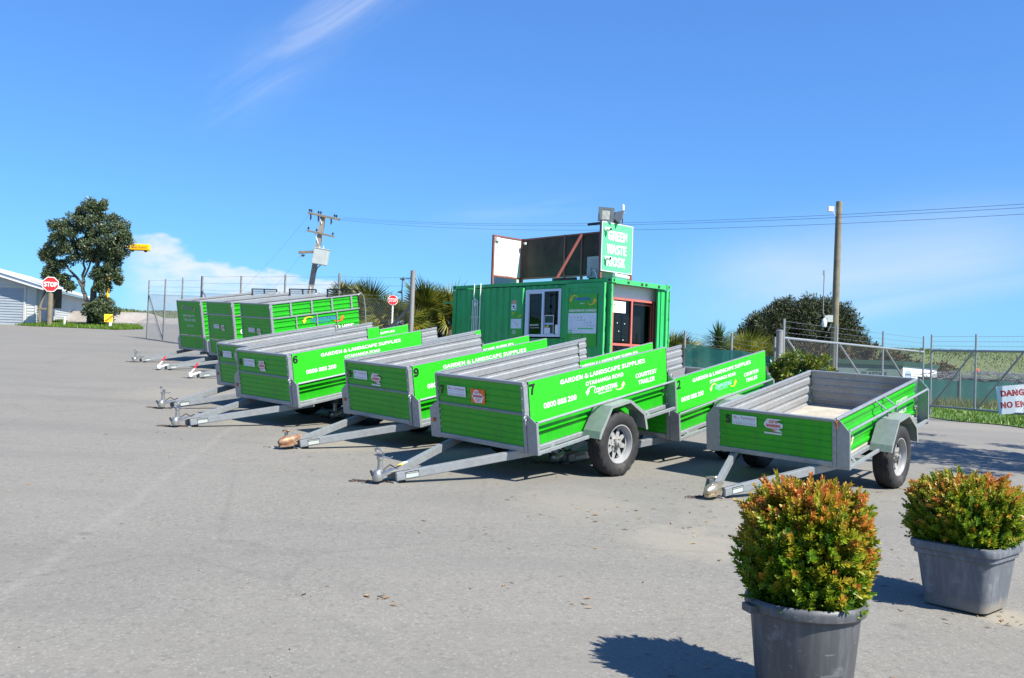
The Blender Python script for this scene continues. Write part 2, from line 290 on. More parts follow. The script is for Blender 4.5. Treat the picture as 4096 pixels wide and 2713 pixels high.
def m_asphalt():
    m, t = mat('worn_chip_seal'); o = t.n('ShaderNodeTexCoord').outputs['Object']
    vo = t.n('ShaderNodeTexVoronoi', {'Vector': o, 'Scale': 95.0}); sp = t.n('ShaderNodeSeparateColor', {0: vo.outputs['Color']}).outputs[0]
    vo2 = t.n('ShaderNodeTexVoronoi', {'Vector': o, 'Scale': 42.0}); sp2 = t.n('ShaderNodeSeparateColor', {0: vo2.outputs['Color']}).outputs[1]
    big = t.noise(o, .35, 6, .6); med = t.noise(o, 2.2, 7, .62)
    f = t.m('ADD', t.m('MULTIPLY', sp, .35), t.m('ADD', t.m('MULTIPLY', sp2, .22), t.m('ADD', t.m('MULTIPLY', t.noise(o, 14, 6, .7), .3), t.m('MULTIPLY', med, .35))))
    c = t.mix(t.ramp(f, [(.28, 0.), (.9, 1.)]), (.138, .133, .117), (.202, .194, .170))
    c = t.mix(t.m('MULTIPLY', t.ramp(big, [(.40, 0.), (.66, 1.)]), .30), c, (.205, .193, .168))
    # lone pale chips and dark specks
    c = t.mix(t.m('MULTIPLY', t.ramp(sp, [(.95, 0.), (.97, 1.)]), .32), c, (.31, .30, .28))
    c = t.mix(t.m('MULTIPLY', t.ramp(sp2, [(.04, 1.), (.07, 0.)]), .22), c, (.088, .086, .08))
    # soft tyre-polished darker band areas
    st = t.n('ShaderNodeMapping', {'Vector': o, 'Rotation': (0, 0, .75), 'Scale': (.22, 1.1, 1)}).outputs[0]
    c = t.mix(t.m('MULTIPLY', t.ramp(t.noise(st, 1.0, 5), [(.45, 0.), (.70, 1.)]), .38), c, (.125, .122, .114))
    # long pale seam in the seal (world line)
    sx = t.n('ShaderNodeSeparateXYZ', {0: o}); X, Y, Z = sx.outputs
    ax, ay, bx, by = SEAM; L = math.hypot(bx - ax, by - ay); nx, ny = -(by - ay) / L, (bx - ax) / L
    dd = t.m('ABSOLUTE', t.m('ADD', t.m('ADD', t.m('MULTIPLY', t.m('SUBTRACT', X, ax), nx), t.m('MULTIPLY', t.m('SUBTRACT', Y, ay), ny)), t.m('MULTIPLY', t.m('SUBTRACT', t.noise(o, 1.5, 6), .5), .10)))
    sm = t.n('ShaderNodeMapRange', {'Value': dd, 'From Min': .065, 'From Max': .01}).outputs[0]
    sm = t.m('MULTIPLY', sm, t.ramp(t.noise(o, 11, 6, .7), [(.38, 0.), (.62, 1.)]))
    c = t.mix(t.m('MULTIPLY', sm, .42), c, (.25, .24, .215))
    # dusty sand patches
    for (px, py, rr, am) in DUST:
        r_ = t.m('SQRT', t.m('ADD', t.m('POWER', t.m('SUBTRACT', X, px), 2.0), t.m('POWER', t.m('MULTIPLY', t.m('SUBTRACT', Y, py), .8), 2.0)))
        r_ = t.m('ADD', r_, t.m('MULTIPLY', t.m('SUBTRACT', t.noise(o, 6, 5), .5), rr * 1.1))
        c = t.mix(t.m('MULTIPLY', t.n('ShaderNodeMapRange', {'Value': r_, 'From Min': rr, 'From Max': rr * .35}, interpolation_type='SMOOTHSTEP').outputs[0], am), c, (.26, .235, .185))
    # scattered oil drips and scuffs
    dr = t.n('ShaderNodeTexVoronoi', {'Vector': t.n('ShaderNodeMapping', {'Vector': o, 'Scale': (1, 1, 0)}).outputs[0], 'Scale': 1.3}).outputs['Distance']
    dr = t.m('ADD', dr, t.m('MULTIPLY', t.m('SUBTRACT', t.noise(o, 9, 5, .7), .5), .16))
    c = t.mix(t.m('MULTIPLY', t.m('MULTIPLY', t.ramp(dr, [(.03, 1.), (.09, 0.)]), t.ramp(t.noise(o, .5, 3), [(.48, 0.), (.60, 1.)])), .45), c, (.085, .083, .078))
    c = t.mix(t.m('MULTIPLY', t.ramp(t.noise(o, 1.1, 9, .72), [(.56, 0.), (.66, 1.)]), .20), c, (.115, .112, .105))
    # fine cracks
    vc = t.n('ShaderNodeTexVoronoi', {'Vector': t.n('ShaderNodeMapping', {'Vector': o, 'Scale': (1, 1, 0)}).outputs[0], 'Scale': .28}, feature='DISTANCE_TO_EDGE')
    ck = t.m('ADD', vc.outputs[0], t.m('MULTIPLY', t.m('SUBTRACT', t.noise(o, 5, 5), .5), .03))
    c = t.mix(t.m('MULTIPLY', t.ramp(t.m('ABSOLUTE', ck), [(.0, 1.), (.006, 0.)]), .16), c, (.06, .06, .055))
    b = t.n('ShaderNodeBsdfPrincipled', {'Base Color': c, 'Roughness': .88, 'Specular IOR Level': .3})
    h = t.m('ADD', t.m('MULTIPLY', vo.outputs['Distance'], 1.0), t.m('MULTIPLY', t.noise(o, 30, 5, .7), .8))
    bn = t.n('ShaderNodeBump', {'Height': h, 'Strength': .16, 'Distance': .004}); t.L.new(bn.outputs[0], b.inputs['Normal'])
    t.n('ShaderNodeOutputMaterial', {0: b.outputs[0]}); return m
SEAM = (-3.2, 9.9, -2.35, 4.0)
DUST = [(1.25, 6.4, .55, .45), (-2.0, 10.6, .9, .35), (2.0, 7.2, .9, .3), (-5.5, 15.5, 1.3, .35), (2.75, 5.0, .22, .7), (9.0, 19.5, 2.2, .35), (.6, 7.6, .7, .3), (-3.4, 12.6, 1.0, .3)]
M['asphalt'] = m_asphalt()
def m_lawn():
    m, t = mat('lawn_soil'); o = t.n('ShaderNodeTexCoord').outputs['Object']
    c = t.mix(t.ramp(t.noise(o, 1.2, 7, .6), [(.35, 0.), (.65, 1.)]), (.045, .10, .012), (.09, .155, .024))
    c = t.mix(t.m('MULTIPLY', t.ramp(t.noise(o, 5, 7, .7), [(.62, 0.), (.7, 1.)]), .5), c, (.07, .05, .03))
    b = t.n('ShaderNodeBsdfPrincipled', {'Base Color': c, 'Roughness': .9})
    t.n('ShaderNodeOutputMaterial', {0: b.outputs[0]}); return m
M['lawn'] = m_lawn()

# ------------------------------------------------------------------ geometry helpers
def sst(a, b, t):
    t = min(1, max(0, (t - a) / (b - a))); return t * t * (3 - 2 * t)
def gz(x, y):
    """height of the yard: it rises gently to the left and away"""
    X = min(15, max(-40, x)); Y = min(55, max(-6, y))
    z = -.020279 * X + .0329 * Y - .000478 * X * X + .000132 * X * Y + .000354 * Y * Y
    w = sst(4, 10, x) * sst(14, 26, y); return z * (1 - w) + .2 * w
class MB:
    def __init__(s, off=(0, 0, 0)): s.v = []; s.f = []; s.m = []; s.off = Vector(off); s.cur = 0
    def add(s, vs, fs, mi=None):
        b = len(s.v); s.v += [tuple(Vector(p) + s.off) for p in vs]; s.f += [tuple(b + i for i in f) for f in fs]; s.m += [s.cur if mi is None else mi] * len(fs); return s
    def box(s, c, d, rz=0, mi=None, mt=None):
        x, y, z = d[0] / 2, d[1] / 2, d[2] / 2; m = Matrix.Translation(c) @ (mt if mt else Matrix.Rotation(rz, 4, 'Z'))
        vs = [m @ Vector((a * x, b * y, e * z)) for a in (-1, 1) for b in (-1, 1) for e in (-1, 1)]
        return s.add(vs, [(0, 1, 3, 2), (4, 6, 7, 5), (0, 4, 5, 1), (2, 3, 7, 6), (0, 2, 6, 4), (1, 5, 7, 3)], mi)
    def b2(s, a, b, mi=None): return s.box([(a[i] + b[i]) / 2 for i in range(3)], [abs(b[i] - a[i]) for i in range(3)], mi=mi)
    def bar(s, p, q, w, h=None, up=(0, 0, 1), mi=None):
        p, q = Vector(p), Vector(q); h = h or w; d = (q - p); L = d.length; d.normalize(); u_ = Vector(up)
        if abs(d.dot(u_)) > .99: u_ = Vector((1, 0, 0))
        a = d.cross(u_).normalized(); b = a.cross(d).normalized()
        vs = [o + a * (i * w / 2) + b * (j * h / 2) for o in (p, q) for i, j in ((-1, -1), (1, -1), (1, 1), (-1, 1))]
        return s.add(vs, [(3, 2, 1, 0), (4, 5, 6, 7), (0, 1, 5, 4), (1, 2, 6, 5), (2, 3, 7, 6), (3, 0, 4, 7)], mi)
    def tube(s, pts, r, n=8, mi=None, cap=True, closed=False):
        pts = [Vector(p) for p in pts]; k = len(pts); rs = r if isinstance(r, (list, tuple)) else [r] * k; vs = []; prev = None
        for i, p in enumerate(pts):
            d = (pts[(i + 1) % k] - pts[i - 1]) if closed else (pts[min(i + 1, k - 1)] - pts[max(i - 1, 0)])
            if d.length < 1e-9: d = Vector((0, 0, 1))
            d.normalize()
            a = (prev - d * prev.dot(d)) if prev is not None else d.cross(Vector((0, 0, 1)) if abs(d.z) < .95 else Vector((1, 0, 0)))
            a.normalize(); prev = a; b = d.cross(a)
            vs += [p + (a * math.cos(2 * math.pi * j / n) + b * math.sin(2 * math.pi * j / n)) * rs[i] for j in range(n)]
        fs = []
        for i in range(k if closed else k - 1):
            i2 = (i + 1) % k
            fs += [(i * n + j, i * n + (j + 1) % n, i2 * n + (j + 1) % n, i2 * n + j) for j in range(n)]
        if cap and not closed: fs += [tuple(range(n))[::-1], tuple((k - 1) * n + j for j in range(n))]
        return s.add(vs, fs, mi)
    def ext(s, pts, n, d, mi=None):
        """extrude a flat outline (3D points) by d along n, centred on nothing: from the outline outwards"""
        n = Vector(n).normalized(); P = [Vector(p) for p in pts]; k = len(P)
        vs = P + [p + n * d for p in P]
        fs = [tuple(range(k))[::-1], tuple(range(k, 2 * k))] + [(i, (i + 1) % k, k + (i + 1) % k, k + i) for i in range(k)]
        return s.add(vs, fs, mi)
    def lathe(s, prof, o=(0, 0, 0), axis='Y', n=32, mi=None):
        """prof: list of (axial, radius)"""
        vs = []; o = Vector(o)
        for a, r in prof:
            for j in range(n):
                t = 2 * math.pi * j / n; c, q = math.cos(t) * r, math.sin(t) * r
                vs.append(o + Vector((c, a, q) if axis == 'Y' else ((c, q, a) if axis == 'Z' else (a, c, q))))
        fs = [(i * n + j, i * n + (j + 1) % n, (i + 1) * n + (j + 1) % n, (i + 1) * n + j) for i in range(len(prof) - 1) for j in range(n)]
        return s.add(vs, fs, mi)
    def mesh(s, name, mats, smooth=False, fix=True):
        me = bpy.data.meshes.new(name); me.from_pydata(s.v, [], s.f)
        for m in (mats if isinstance(mats, (list, tuple)) else [mats]): me.materials.append(M[m] if isinstance(m, str) else m)
        me.polygons.foreach_set('material_index', s.m)
        if smooth:
            me.polygons.foreach_set('use_smooth', [True] * len(s.f))
            me.set_sharp_from_angle(angle=R(38))
        me.update()
        if fix:
            import bmesh
            bm = bmesh.new(); bm.from_mesh(me); bmesh.ops.recalc_face_normals(bm, faces=bm.faces); bm.to_mesh(me); bm.free()
        return me
def obj(name, data, parent=None, loc=None, rz=0., label=None, kind=None, mtx=None):
    o = bpy.data.objects.new(name, data); COL.objects.link(o)
    if parent: o.parent = parent
    if mtx is not None: o.matrix_basis = mtx
    else:
        if loc is not None: o.location = loc
        o.rotation_euler = (0, 0, rz)
    if label: o['label'] = label
    if kind: o['kind'] = kind
    return o
def tag(o, label, cat, group=None):
    o['label'] = label; o['category'] = cat
    if group: o['group'] = group
    return o
def thing(name, label, cat, loc=(0, 0, 0), rz=0., group=None, mtx=None):
    return tag(obj(name, None, None, loc, rz, mtx=mtx), label, cat, group)
CACHE = {}
def shared(key, fn):
    if key not in CACHE: CACHE[key] = fn()
    return CACHE[key]
def bevelled(me, w=.004, seg=1):
    import bmesh
    bm = bmesh.new(); bm.from_mesh(me); bmesh.ops.bevel(bm, geom=[e for e in bm.edges if len(e.link_faces) == 2 and e.calc_face_angle(0) > .6], offset=w, segments=seg, affect='EDGES', clamp_overlap=True); bm.to_mesh(me); bm.free(); return me

TXT = {}
FONT = None
try:
    import os
    FONT = bpy.data.fonts.load(os.path.join(bpy.utils.system_resource('DATAFILES', path='fonts'), 'Noto Sans CJK Regular.woff2'))
except Exception: FONT = None
def text_polys(s, bold=.012):
    """outline of a word as a filled mesh: (verts Nx2 scaled to unit box, faces, aspect)"""
    if (s, bold) in TXT: return TXT[(s, bold)]
    c = bpy.data.curves.new('t', 'FONT'); c.body = s; c.size = 1.0
    if FONT: c.font = FONT
    c.offset = bold * (.62 if FONT else 1); c.resolution_u = 3; c.space_line = .9
    o = bpy.data.objects.new('t', c); COL.objects.link(o)
    bpy.context.view_layer.update()
    me = bpy.data.meshes.new_from_object(o.evaluated_get(bpy.context.evaluated_depsgraph_get()))
    bpy.data.objects.remove(o)
    V = np.array([v.co[:2] for v in me.vertices]); F = [tuple(p.vertices) for p in me.polygons]
    lo, hi = V.min(0), V.max(0); asp = (hi[0] - lo[0]) / (hi[1] - lo[1]); V = (V - lo) / (hi - lo)
    TXT[(s, bold)] = (V, F, asp); return TXT[(s, bold)]
def put_text(mb, s, P, U, V, w, h, mi=None, bold=.012):
    """lay the word in the box from corner P spanning w along U and h along V"""
    t, f, _ = text_polys(s, bold); P, U, V = Vector(P), Vector(U), Vector(V)
    mb.add([P + U * (a * w) + V * (b * h) for a, b in t], f, mi); return mb
def quad(mb, P, U, V, w, h, mi=None):
    P, U, V = Vector(P), Vector(U), Vector(V); return mb.add([P, P + U * w, P + U * w + V * h, P + V * h], [(0, 1, 2, 3)], mi)
def arrow(mb, P, U, V, w, h, flip, mi=None):
    """curved swoosh with a triangular head in a w x h box; flip turns it half round"""
    pts = []; n = 10
    for i in range(n + 1):
        t = i / n; a = R(35 + 125 * t); wd = .05 + .17 * t
        cx, cy = .62, .30
        pts.append(((cx + (.50 + wd / 2) * math.cos(a), cy + (.62 + wd / 2) * math.sin(a)), (cx + (.50 - wd / 2) * math.cos(a), cy + (.62 - wd / 2) * math.sin(a))))
    P, U, V = Vector(P), Vector(U), Vector(V)
    def C(p):
        x, y = p
        if flip: x, y = 1 - x, 1 - y
        return P + U * (x * w) + V * (y * h)
    vs = [C(q) for pr in pts for q in pr]; fs = [(2 * i, 2 * i + 1, 2 * i + 3, 2 * i + 2) for i in range(n)]
    mb.add(vs, fs, mi)
    mb.add([C((-.08, .48)), C((.38, .48)), C((.10, -.05))], [(0, 1, 2)], mi); return mb
NOFIX = dict(fix=False)

# ------------------------------------------------------------------ ground
def terrain(name, xs, ys, hf, material, label=None):
    nx, ny = len(xs), len(ys); v = [(x, y, hf(x, y)) for y in ys for x in xs]
    f = [(j * nx + i, j * nx + i + 1, (j + 1) * nx + i + 1, (j + 1) * nx + i) for j in range(ny - 1) for i in range(nx - 1)]
    me = bpy.data.meshes.new(name); me.from_pydata(v, [], f); me.materials.append(M[material]); me.polygons.foreach_set('use_smooth', [True] * len(f))
    o = obj(name, me, kind='structure'); 
    if label: o['label'] = label
    return o
gx = sorted(set([-900, -500, -260, -150, -100, -80, -60] + [round(-50 + i * 1.0, 2) for i in range(96)] + [60, 80, 110, 150, 260, 500, 900]))
gy = sorted(set([-120, -60, -30, -15] + [round(-8 + i * 1.0, 2) for i in range(66)] + [65, 80, 110, 160, 260, 500, 1200]))
terrain('yard_ground', gx, gy, gz, 'asphalt')
def hump(cx, cy, rx, ry, h, base, seed, p=1.6, rough=.12):
    r = random.Random(seed); ph = [(r.uniform(.3, 1.4), r.uniform(0, 6), r.uniform(0, 6)) for _ in range(7)]
    def hf(x, y):
        d = ((x - cx) / rx) ** 2 + ((y - cy) / ry) ** 2
        if d >= 1: return base - .6
        k = (1 - d) ** p; w = sum(math.sin(a * x + b) * math.sin(a * 1.3 * y + c) for a, b, c in ph) / 4
        return base - .6 + (h + .6) * min(1, k * 1.5) * (1 + rough * w)
    return hf
def lin(a, b, n): return [a + (b - a) * i / n for i in range(n + 1)]
m1, m2, m3 = hump(-27.5, 62, 7.5, 6, 1.0, 2.75, 1), hump(-21.5, 62, 6.5, 6, .72, 2.75, 2), hump(-33.5, 63, 6, 5, 1.0, 2.75, 3)
for nm, hf, cx, rx in (('gravel_mound', m1, -27.5, 7.5), ('gravel_mound', m2, -21.5, 6.5), ('gravel_mound', m3, -33.5, 6)):
    terrain(nm, lin(cx - rx, cx + rx, 56), lin(55.5, 69, 40), hf, 'gravel')
terrain('scrub_hill', lin(-46, -12, 90), lin(66, 92, 40), hump(-27.5, 79, 16, 12, 1.78, 2.6, 5, 1.1, .10), 'hill_veg')
terrain('grass_hill', lin(8, 140, 90), lin(44, 190, 60), lambda x, y: .1 + 4.1 * sst(46, 100, y + .12 * (x - 30)) * (1 + .012 * math.sin(x * .13) + .01 * math.sin(x * .31 + y * .2)) * sst(10, 34, x + .15 * (y - 60)) , 'field')
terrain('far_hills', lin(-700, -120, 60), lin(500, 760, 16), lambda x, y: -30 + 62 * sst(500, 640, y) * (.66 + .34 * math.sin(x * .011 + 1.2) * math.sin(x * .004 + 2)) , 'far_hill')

# lawns: sheets just above the yard with blades standing on them
def lawn(name, poly, label_mat='lawn', blades=9000, bh=.07, bm='grass', dz=.02, nx=40):
    xs = [p[0] for p in poly]; ys = [p[1] for p in poly]
    def inside(x, y):
        c = False; j = len(poly) - 1
        for i in range(len(poly)):
            xi, yi = poly[i]; xj, yj = poly[j]
            if (yi > y) != (yj > y) and x < (xj - xi) * (y - yi) / (yj - yi) + xi: c = not c
            j = i
        return c
    import bmesh
    b = bmesh.new(); vs = [b.verts.new((x, y, 0)) for x, y in poly]; b.faces.new(vs)
    for ax, lo, hi in ((0, min(xs), max(xs)), (1, min(ys), max(ys))):
        for k in range(1, nx):
            c = lo + (hi - lo) * k / nx; co = (c, 0, 0) if ax == 0 else (0, c, 0); no = (1, 0, 0) if ax == 0 else (0, 1, 0)
            bmesh.ops.bisect_plane(b, geom=b.verts[:] + b.edges[:] + b.faces[:], plane_co=co, plane_no=no)
    for v_ in b.verts: v_.co.z = gz(v_.co.x, v_.co.y) + dz
    me = bpy.data.meshes.new(name); b.to_mesh(me); b.free(); me.materials.append(M[label_mat]); o = obj(name, me, kind='structure')
    pts = []
    while len(pts) < blades:
        x, y = random.uniform(min(xs), max(xs)), random.uniform(min(ys), max(ys))
        if inside(x, y): pts.append((x, y))
    g = MB()
    for x, y in pts:
        z = gz(x, y) + dz - .005; a = random.uniform(0, 6.28); h = bh * random.uniform(.5, 1.5); w = .012 + bh * .08
        c, s_ = math.cos(a) * w, math.sin(a) * w; lx, ly = random.gauss(0, h * .35), random.gauss(0, h * .35)
        g.add([(x - c, y - s_, z), (x + c, y + s_, z), (x + lx, y + ly, z + h)], [(0, 1, 2)])
    obj(name + '_grass', g.mesh(name + '_blades', bm, fix=False), kind='stuff')
lawn('right_lawn', [(12.29, 27.0), (11.6, 23.4), (10.9, 20.2), (10.5, 18.6), (13.5, 16.5), (22, 17), (34, 30), (34, 44), (8.2, 44), (7.2, 27.5), (9.2, 27.3)], blades=26000, bh=.09)
lawn('left_lawn', [(-25.5, 47.2), (-24.2, 46.3), (-21, 45.4), (-19.2, 44.6), (-18.6, 46.5), (-20.5, 50.5), (-25, 50.5), (-29.5, 62), (-30.2, 62), (-25.1, 48.6)], blades=9000, bh=.12, nx=20)
# taller dry grass along the cloth fence beyond the gate
g = MB()
for i in range(2600):
    t = random.random(); x = 16.5 + 8 * t + random.gauss(0, .3); y = 37.2 - 3.5 * t + random.gauss(0, .45); z = gz(x, y); a = random.uniform(0, 6.28); h = random.uniform(.15, .5)
    g.add([(x - .02 * math.cos(a), y - .02 * math.sin(a), z), (x + .02 * math.cos(a), y + .02 * math.sin(a), z), (x + random.gauss(0, .1), y + random.gauss(0, .1), z + h)], [(0, 1, 2)])
tag(obj('tall_grass', g.mesh('tall_grass', 'drygrass', fix=False), kind='stuff'), 'tall dry grass along the green cloth fence beyond the gates', 'grass')
# ragged upper growth on the two far slopes
def tufts(name, label, n, fx, fy, hf, mat_, h0, h1, w):
    g = MB()
    for i in range(n):
        x, y = random.uniform(*fx), random.uniform(*fy); z = hf(x, y) - .05; a = random.uniform(0, 3.14); h = random.uniform(h0, h1); c, s_ = w * math.cos(a), w * math.sin(a)
        g.add([(x - c, y - s_, z), (x + c, y + s_, z), (x + random.gauss(0, h * .3), y, z + h)], [(0, 1, 2)])
    tag(obj(name, g.mesh(name, mat_, fix=False), kind='stuff'), label, 'grass')
tufts('hill_grass', 'rough green grass covering the hillside beyond the gates', 30000, (16, 80), (46, 106), lambda x, y: .1 + 4.1 * sst(46, 100, y + .12 * (x - 30)) * sst(10, 34, x + .15 * (y - 60)), 'hillgrass', .05, .20, .07)
tufts('hill_scrub', 'low green scrub growing on the hill behind the gravel mounds', 12000, (-42, -14), (69, 84), hump(-27.5, 79, 16, 12, 1.78, 2.6, 5, 1.1, .10), 'hillgrass', .06, .20, .10)

# ------------------------------------------------------------------ trailers
GW = 1.22
def ribbed(mb, x0, x1, z0, z1, y, sgn, prof, t=.004, mo=0, mi_=1, axis='y'):
    """a pressed sheet: prof = [(z fraction, depth)], run along x (axis y) or along y (axis x); sgn = outward direction"""
    vs = []; fs = []; ms = []; k = len(prof)
    for side in (0, 1):
        for e in (x0, x1):
            for zf, d in prof:
                q = y + sgn * (d - side * t); z = z0 + (z1 - z0) * zf
                vs.append((e, q, z) if axis == 'y' else (q, e, z))
    for side in (0, 1):
        o = side * 2 * k; mb.add([], [])
    b = len(mb.v); mb.v += [tuple(Vector(p) + mb.off) for p in vs]
    for side in (0, 1):
        o = b + side * 2 * k
        for i in range(k - 1):
            q = (o + i, o + i + 1, o + k + i + 1, o + k + i)
            flip = (sgn > 0) ^ (side == 1) ^ (axis == 'x')
            mb.f.append(q if flip else q[::-1]); mb.m.append(mo if side == 0 else mi_)
    for e in (0, 1):
        for i in range(k - 1): a = b + e * k + i; c = b + 2 * k + e * k + i; mb.f.append((a, a + 1, c + 1, c)); mb.m.append(mi_)
    for i in (0, k - 1): mb.f.append((b + i, b + k + i, b + 3 * k + i, b + 2 * k + i)); mb.m.append(mi_)
    return mb
def prof_groove(n, d=.0042, w=.12):
    """flat sheet with n narrow pressed grooves"""
    p = [(0, 0)]
    for i in range(1, n + 1):
        c = i / (n + 1); q = w / (n + 1); p += [(c - q, 0), (c - q * .4, -d), (c + q * .4, -d), (c + q, 0)]
    return p + [(1, 0)]
def prof_rib(n, d=.014):
    """stepped trapezoid ribs: broad flats, narrow raised bands"""
    p = [(0, 0)]
    for i in range(n):
        c = (i + .5) / n; q = 1 / n; p += [(c - .22 * q, 0), (c - .12 * q, d), (c + .12 * q, d), (c + .22 * q, 0)]
    return p + [(1, 0)]
def tyre_mesh(off):
    n = 60; Rr = .325; wd = .185; mb = MB(off)
    prof = [(-.075, .190), (-.088, .205), (-.097, .245), (-.094, .285), (-.083, .308), (-.074, .318), (-.050, .3215), (-.047, .314), (-.041, .314), (-.038, .3235), (-.016, .325), (-.013, .317), (-.007, .317), (-.004, .325),
            (.004, .325), (.007, .317), (.013, .317), (.016, .325), (.038, .3235), (.041, .314), (.047, .314), (.050, .3215), (.074, .318), (.083, .308), (.094, .285), (.097, .245), (.088, .205), (.075, .190)]
    vs = []; k = len(prof)
    for i, (a, r) in enumerate(prof):
        for j in range(n):
            t = 2 * math.pi * (j + (.35 if i % 2 else 0)) / n; rr = r
            if (j % 3 == 0) and (4 <= i <= 6 or 21 <= i <= 23): rr -= .010
            if (j % 2 == 0) and i in (9, 10, 13, 14, 17, 18): rr -= .004
            zz = max(math.sin(t) * rr, -.3195)
            aa = a * (1 + (.06 if math.sin(t) < -.9 else 0))
            vs.append((math.cos(t) * rr, aa, zz))
    mb.add(vs, [(i * n + j, i * n + (j + 1) % n, (i + 1) * n + (j + 1) % n, (i + 1) * n + j) for i in range(k - 1) for j in range(n)])
    return mb.mesh('tyre', 'tyre', True)
def rim_mesh(sgn):
    mb = MB(); n = 40
    prof = [(.072, .193), (.080, .196), (.080, .186), (.066, .180), (.052, .172), (.030, .168), (-.06, .166), (-.078, .192), (-.074, .196)]
    mb.lathe([(a * sgn, r) for a, r in prof], n=n, mi=0)
    y0 = sgn * .018
    # wheel disc with eight triangular openings
    for k in range(8):
        a0 = 2 * math.pi * k / 8; h = math.pi / 8
        pin = [(.078 * math.cos(a0 + s * h), .078 * math.sin(a0 + s * h)) for s in (-1, -.33, .33, 1)]
        pout = [(.150 * math.cos(a0 + s * h), .150 * math.sin(a0 + s * h)) for s in (.30, .1, -.1, -.30)]
        mb.ext([(x, y0, z) for x, z in pin + pout], (0, sgn, 0), .007, 0)
        arc0 = [(.150 * math.cos(a0 + s * h), .150 * math.sin(a0 + s * h)) for s in (-1, -.5, 0, .5, 1)]
        arc1 = [(.169 * math.cos(a0 + s * h), .169 * math.sin(a0 + s * h)) for s in (1, .5, 0, -.5, -1)]
        mb.ext([(x, y0, z) for x, z in arc0 + arc1], (0, sgn, 0), .010, 0)
    hub = [(.078 * math.cos(2 * math.pi * j / 24), .078 * math.sin(2 * math.pi * j / 24)) for j in range(24)]
    mb.ext([(x, y0, z) for x, z in hub], (0, sgn, 0), .012, 0)
    # black disc behind the openings, standing for the shade inside the wheel
    mb.ext([(x * 1.9, y0 - sgn * .03, z * 1.9) for x, z in hub], (0, sgn, 0), .008, 1)
    return mb.mesh('rim', ['rim', 'axle'], True)
def hub_mesh(sgn, rusty):
    mb = MB(); y0 = sgn * .030
    mb.lathe([(y0, 0.001), (y0, .036), (y0 + sgn * .03, .034), (y0 + sgn * .034, .026), (y0 + sgn * .052, .025), (y0 + sgn * .055, .018), (y0 + sgn * .055, .001)][::1], n=14, mi=0)
    for k in range(5):
        a = 2 * math.pi * k / 5 + .3; mb.lathe([(y0, .001), (y0, .012), (y0 + sgn * .018, .012), (y0 + sgn * .022, .006), (y0 + sgn * .022, .001)], o=(.056 * math.cos(a), 0, .056 * math.sin(a)), n=7, mi=1)
    return mb.mesh('hub', ['galv_dull', 'gold_cast' if rusty else 'galv_dull'], True)

def logo(mb, P, U, V, w, h, mt, ma, mb_=None):
    """COMPOSTING between two curved arrows"""
    P, U, V = Vector(P), Vector(U), Vector(V)
    arrow(mb, P + V * (h * .30), U, V, w * .24, h * .70, False, ma)
    arrow(mb, P + U * (w * .78) + V * (h * -.02), U, V, w * .24, h * .66, True, mb_ if mb_ is not None else ma)
    put_text(mb, 'COMPOSTING', P + U * (w * .20) + V * (h * .30), U, V, w * .62, h * .42, mt, .012)
    put_text(mb, 'NEW ZEALAND LTD', P + U * (w * .31) + V * (h * .10), U, V, w * .36, h * .12, mt, .01)

SP = dict(  # trailer frames: origin at the tray's front lower edge (z from the eye), forward and left directions
 seven=((-.2638, 8.8893, -.7702), (-.6934, -.6976, -.1801), (.714, -.6989, -.0418)),
 nine=((-1.4961, 10.6241, -.679), (-.7083, -.6824, -.181), (.6987, -.7141, -.0419)),
 six=((-3.1827, 12.0156, -.5945), (-.675, -.7144, -.1846), (.7315, -.6807, -.0403)),
 ten=((-4.0692, 13.9234, -.5017), (-.691, -.6986, -.1853), (.7158, -.6971, -.0408)),
 twelve=((1.3251, 10.6142, -.7323), (-.6731, -.717, -.1814), (.7338, -.6779, -.0433)),
 r3=((.1599, 12.3277, -.6392), (-.6731, -.7165, -.1831), (.7336, -.6782, -.043)),
 r2=((-1.612, 13.729, -.560), (-.6733, -.7159, -.1846), (.7332, -.6787, -.0421)),
 ry=((-2.4805, 16.4953, -.4145), (-.6704, -.718, -.1871), (.7357, -.676, -.0425)),
 r1=((-4.15, 18.9, -.2753), (-.6761, -.7121, -.1893), (.7301, -.682, -.0422)),
 five=((2.6037, 9.0454, -.8232), (-.6582, -.7312, -.1795), (.7478, -.6625, -.0434)),
 t1=((-8.3596, 24.1608, .0452), (-.6591, -.7323, -.1712), (.7473, -.6632, -.0402)),
 t2=((-6.8145, 21.825, -.0829), (-.6933, -.701, -.1671), (.7154, -.6975, -.0419)),
 t3=((-5.4372, 19.9082, -.1888), (-.6852, -.7093, -.1656), (.7235, -.6891, -.0419)))
ZW = -.185; RR = .325
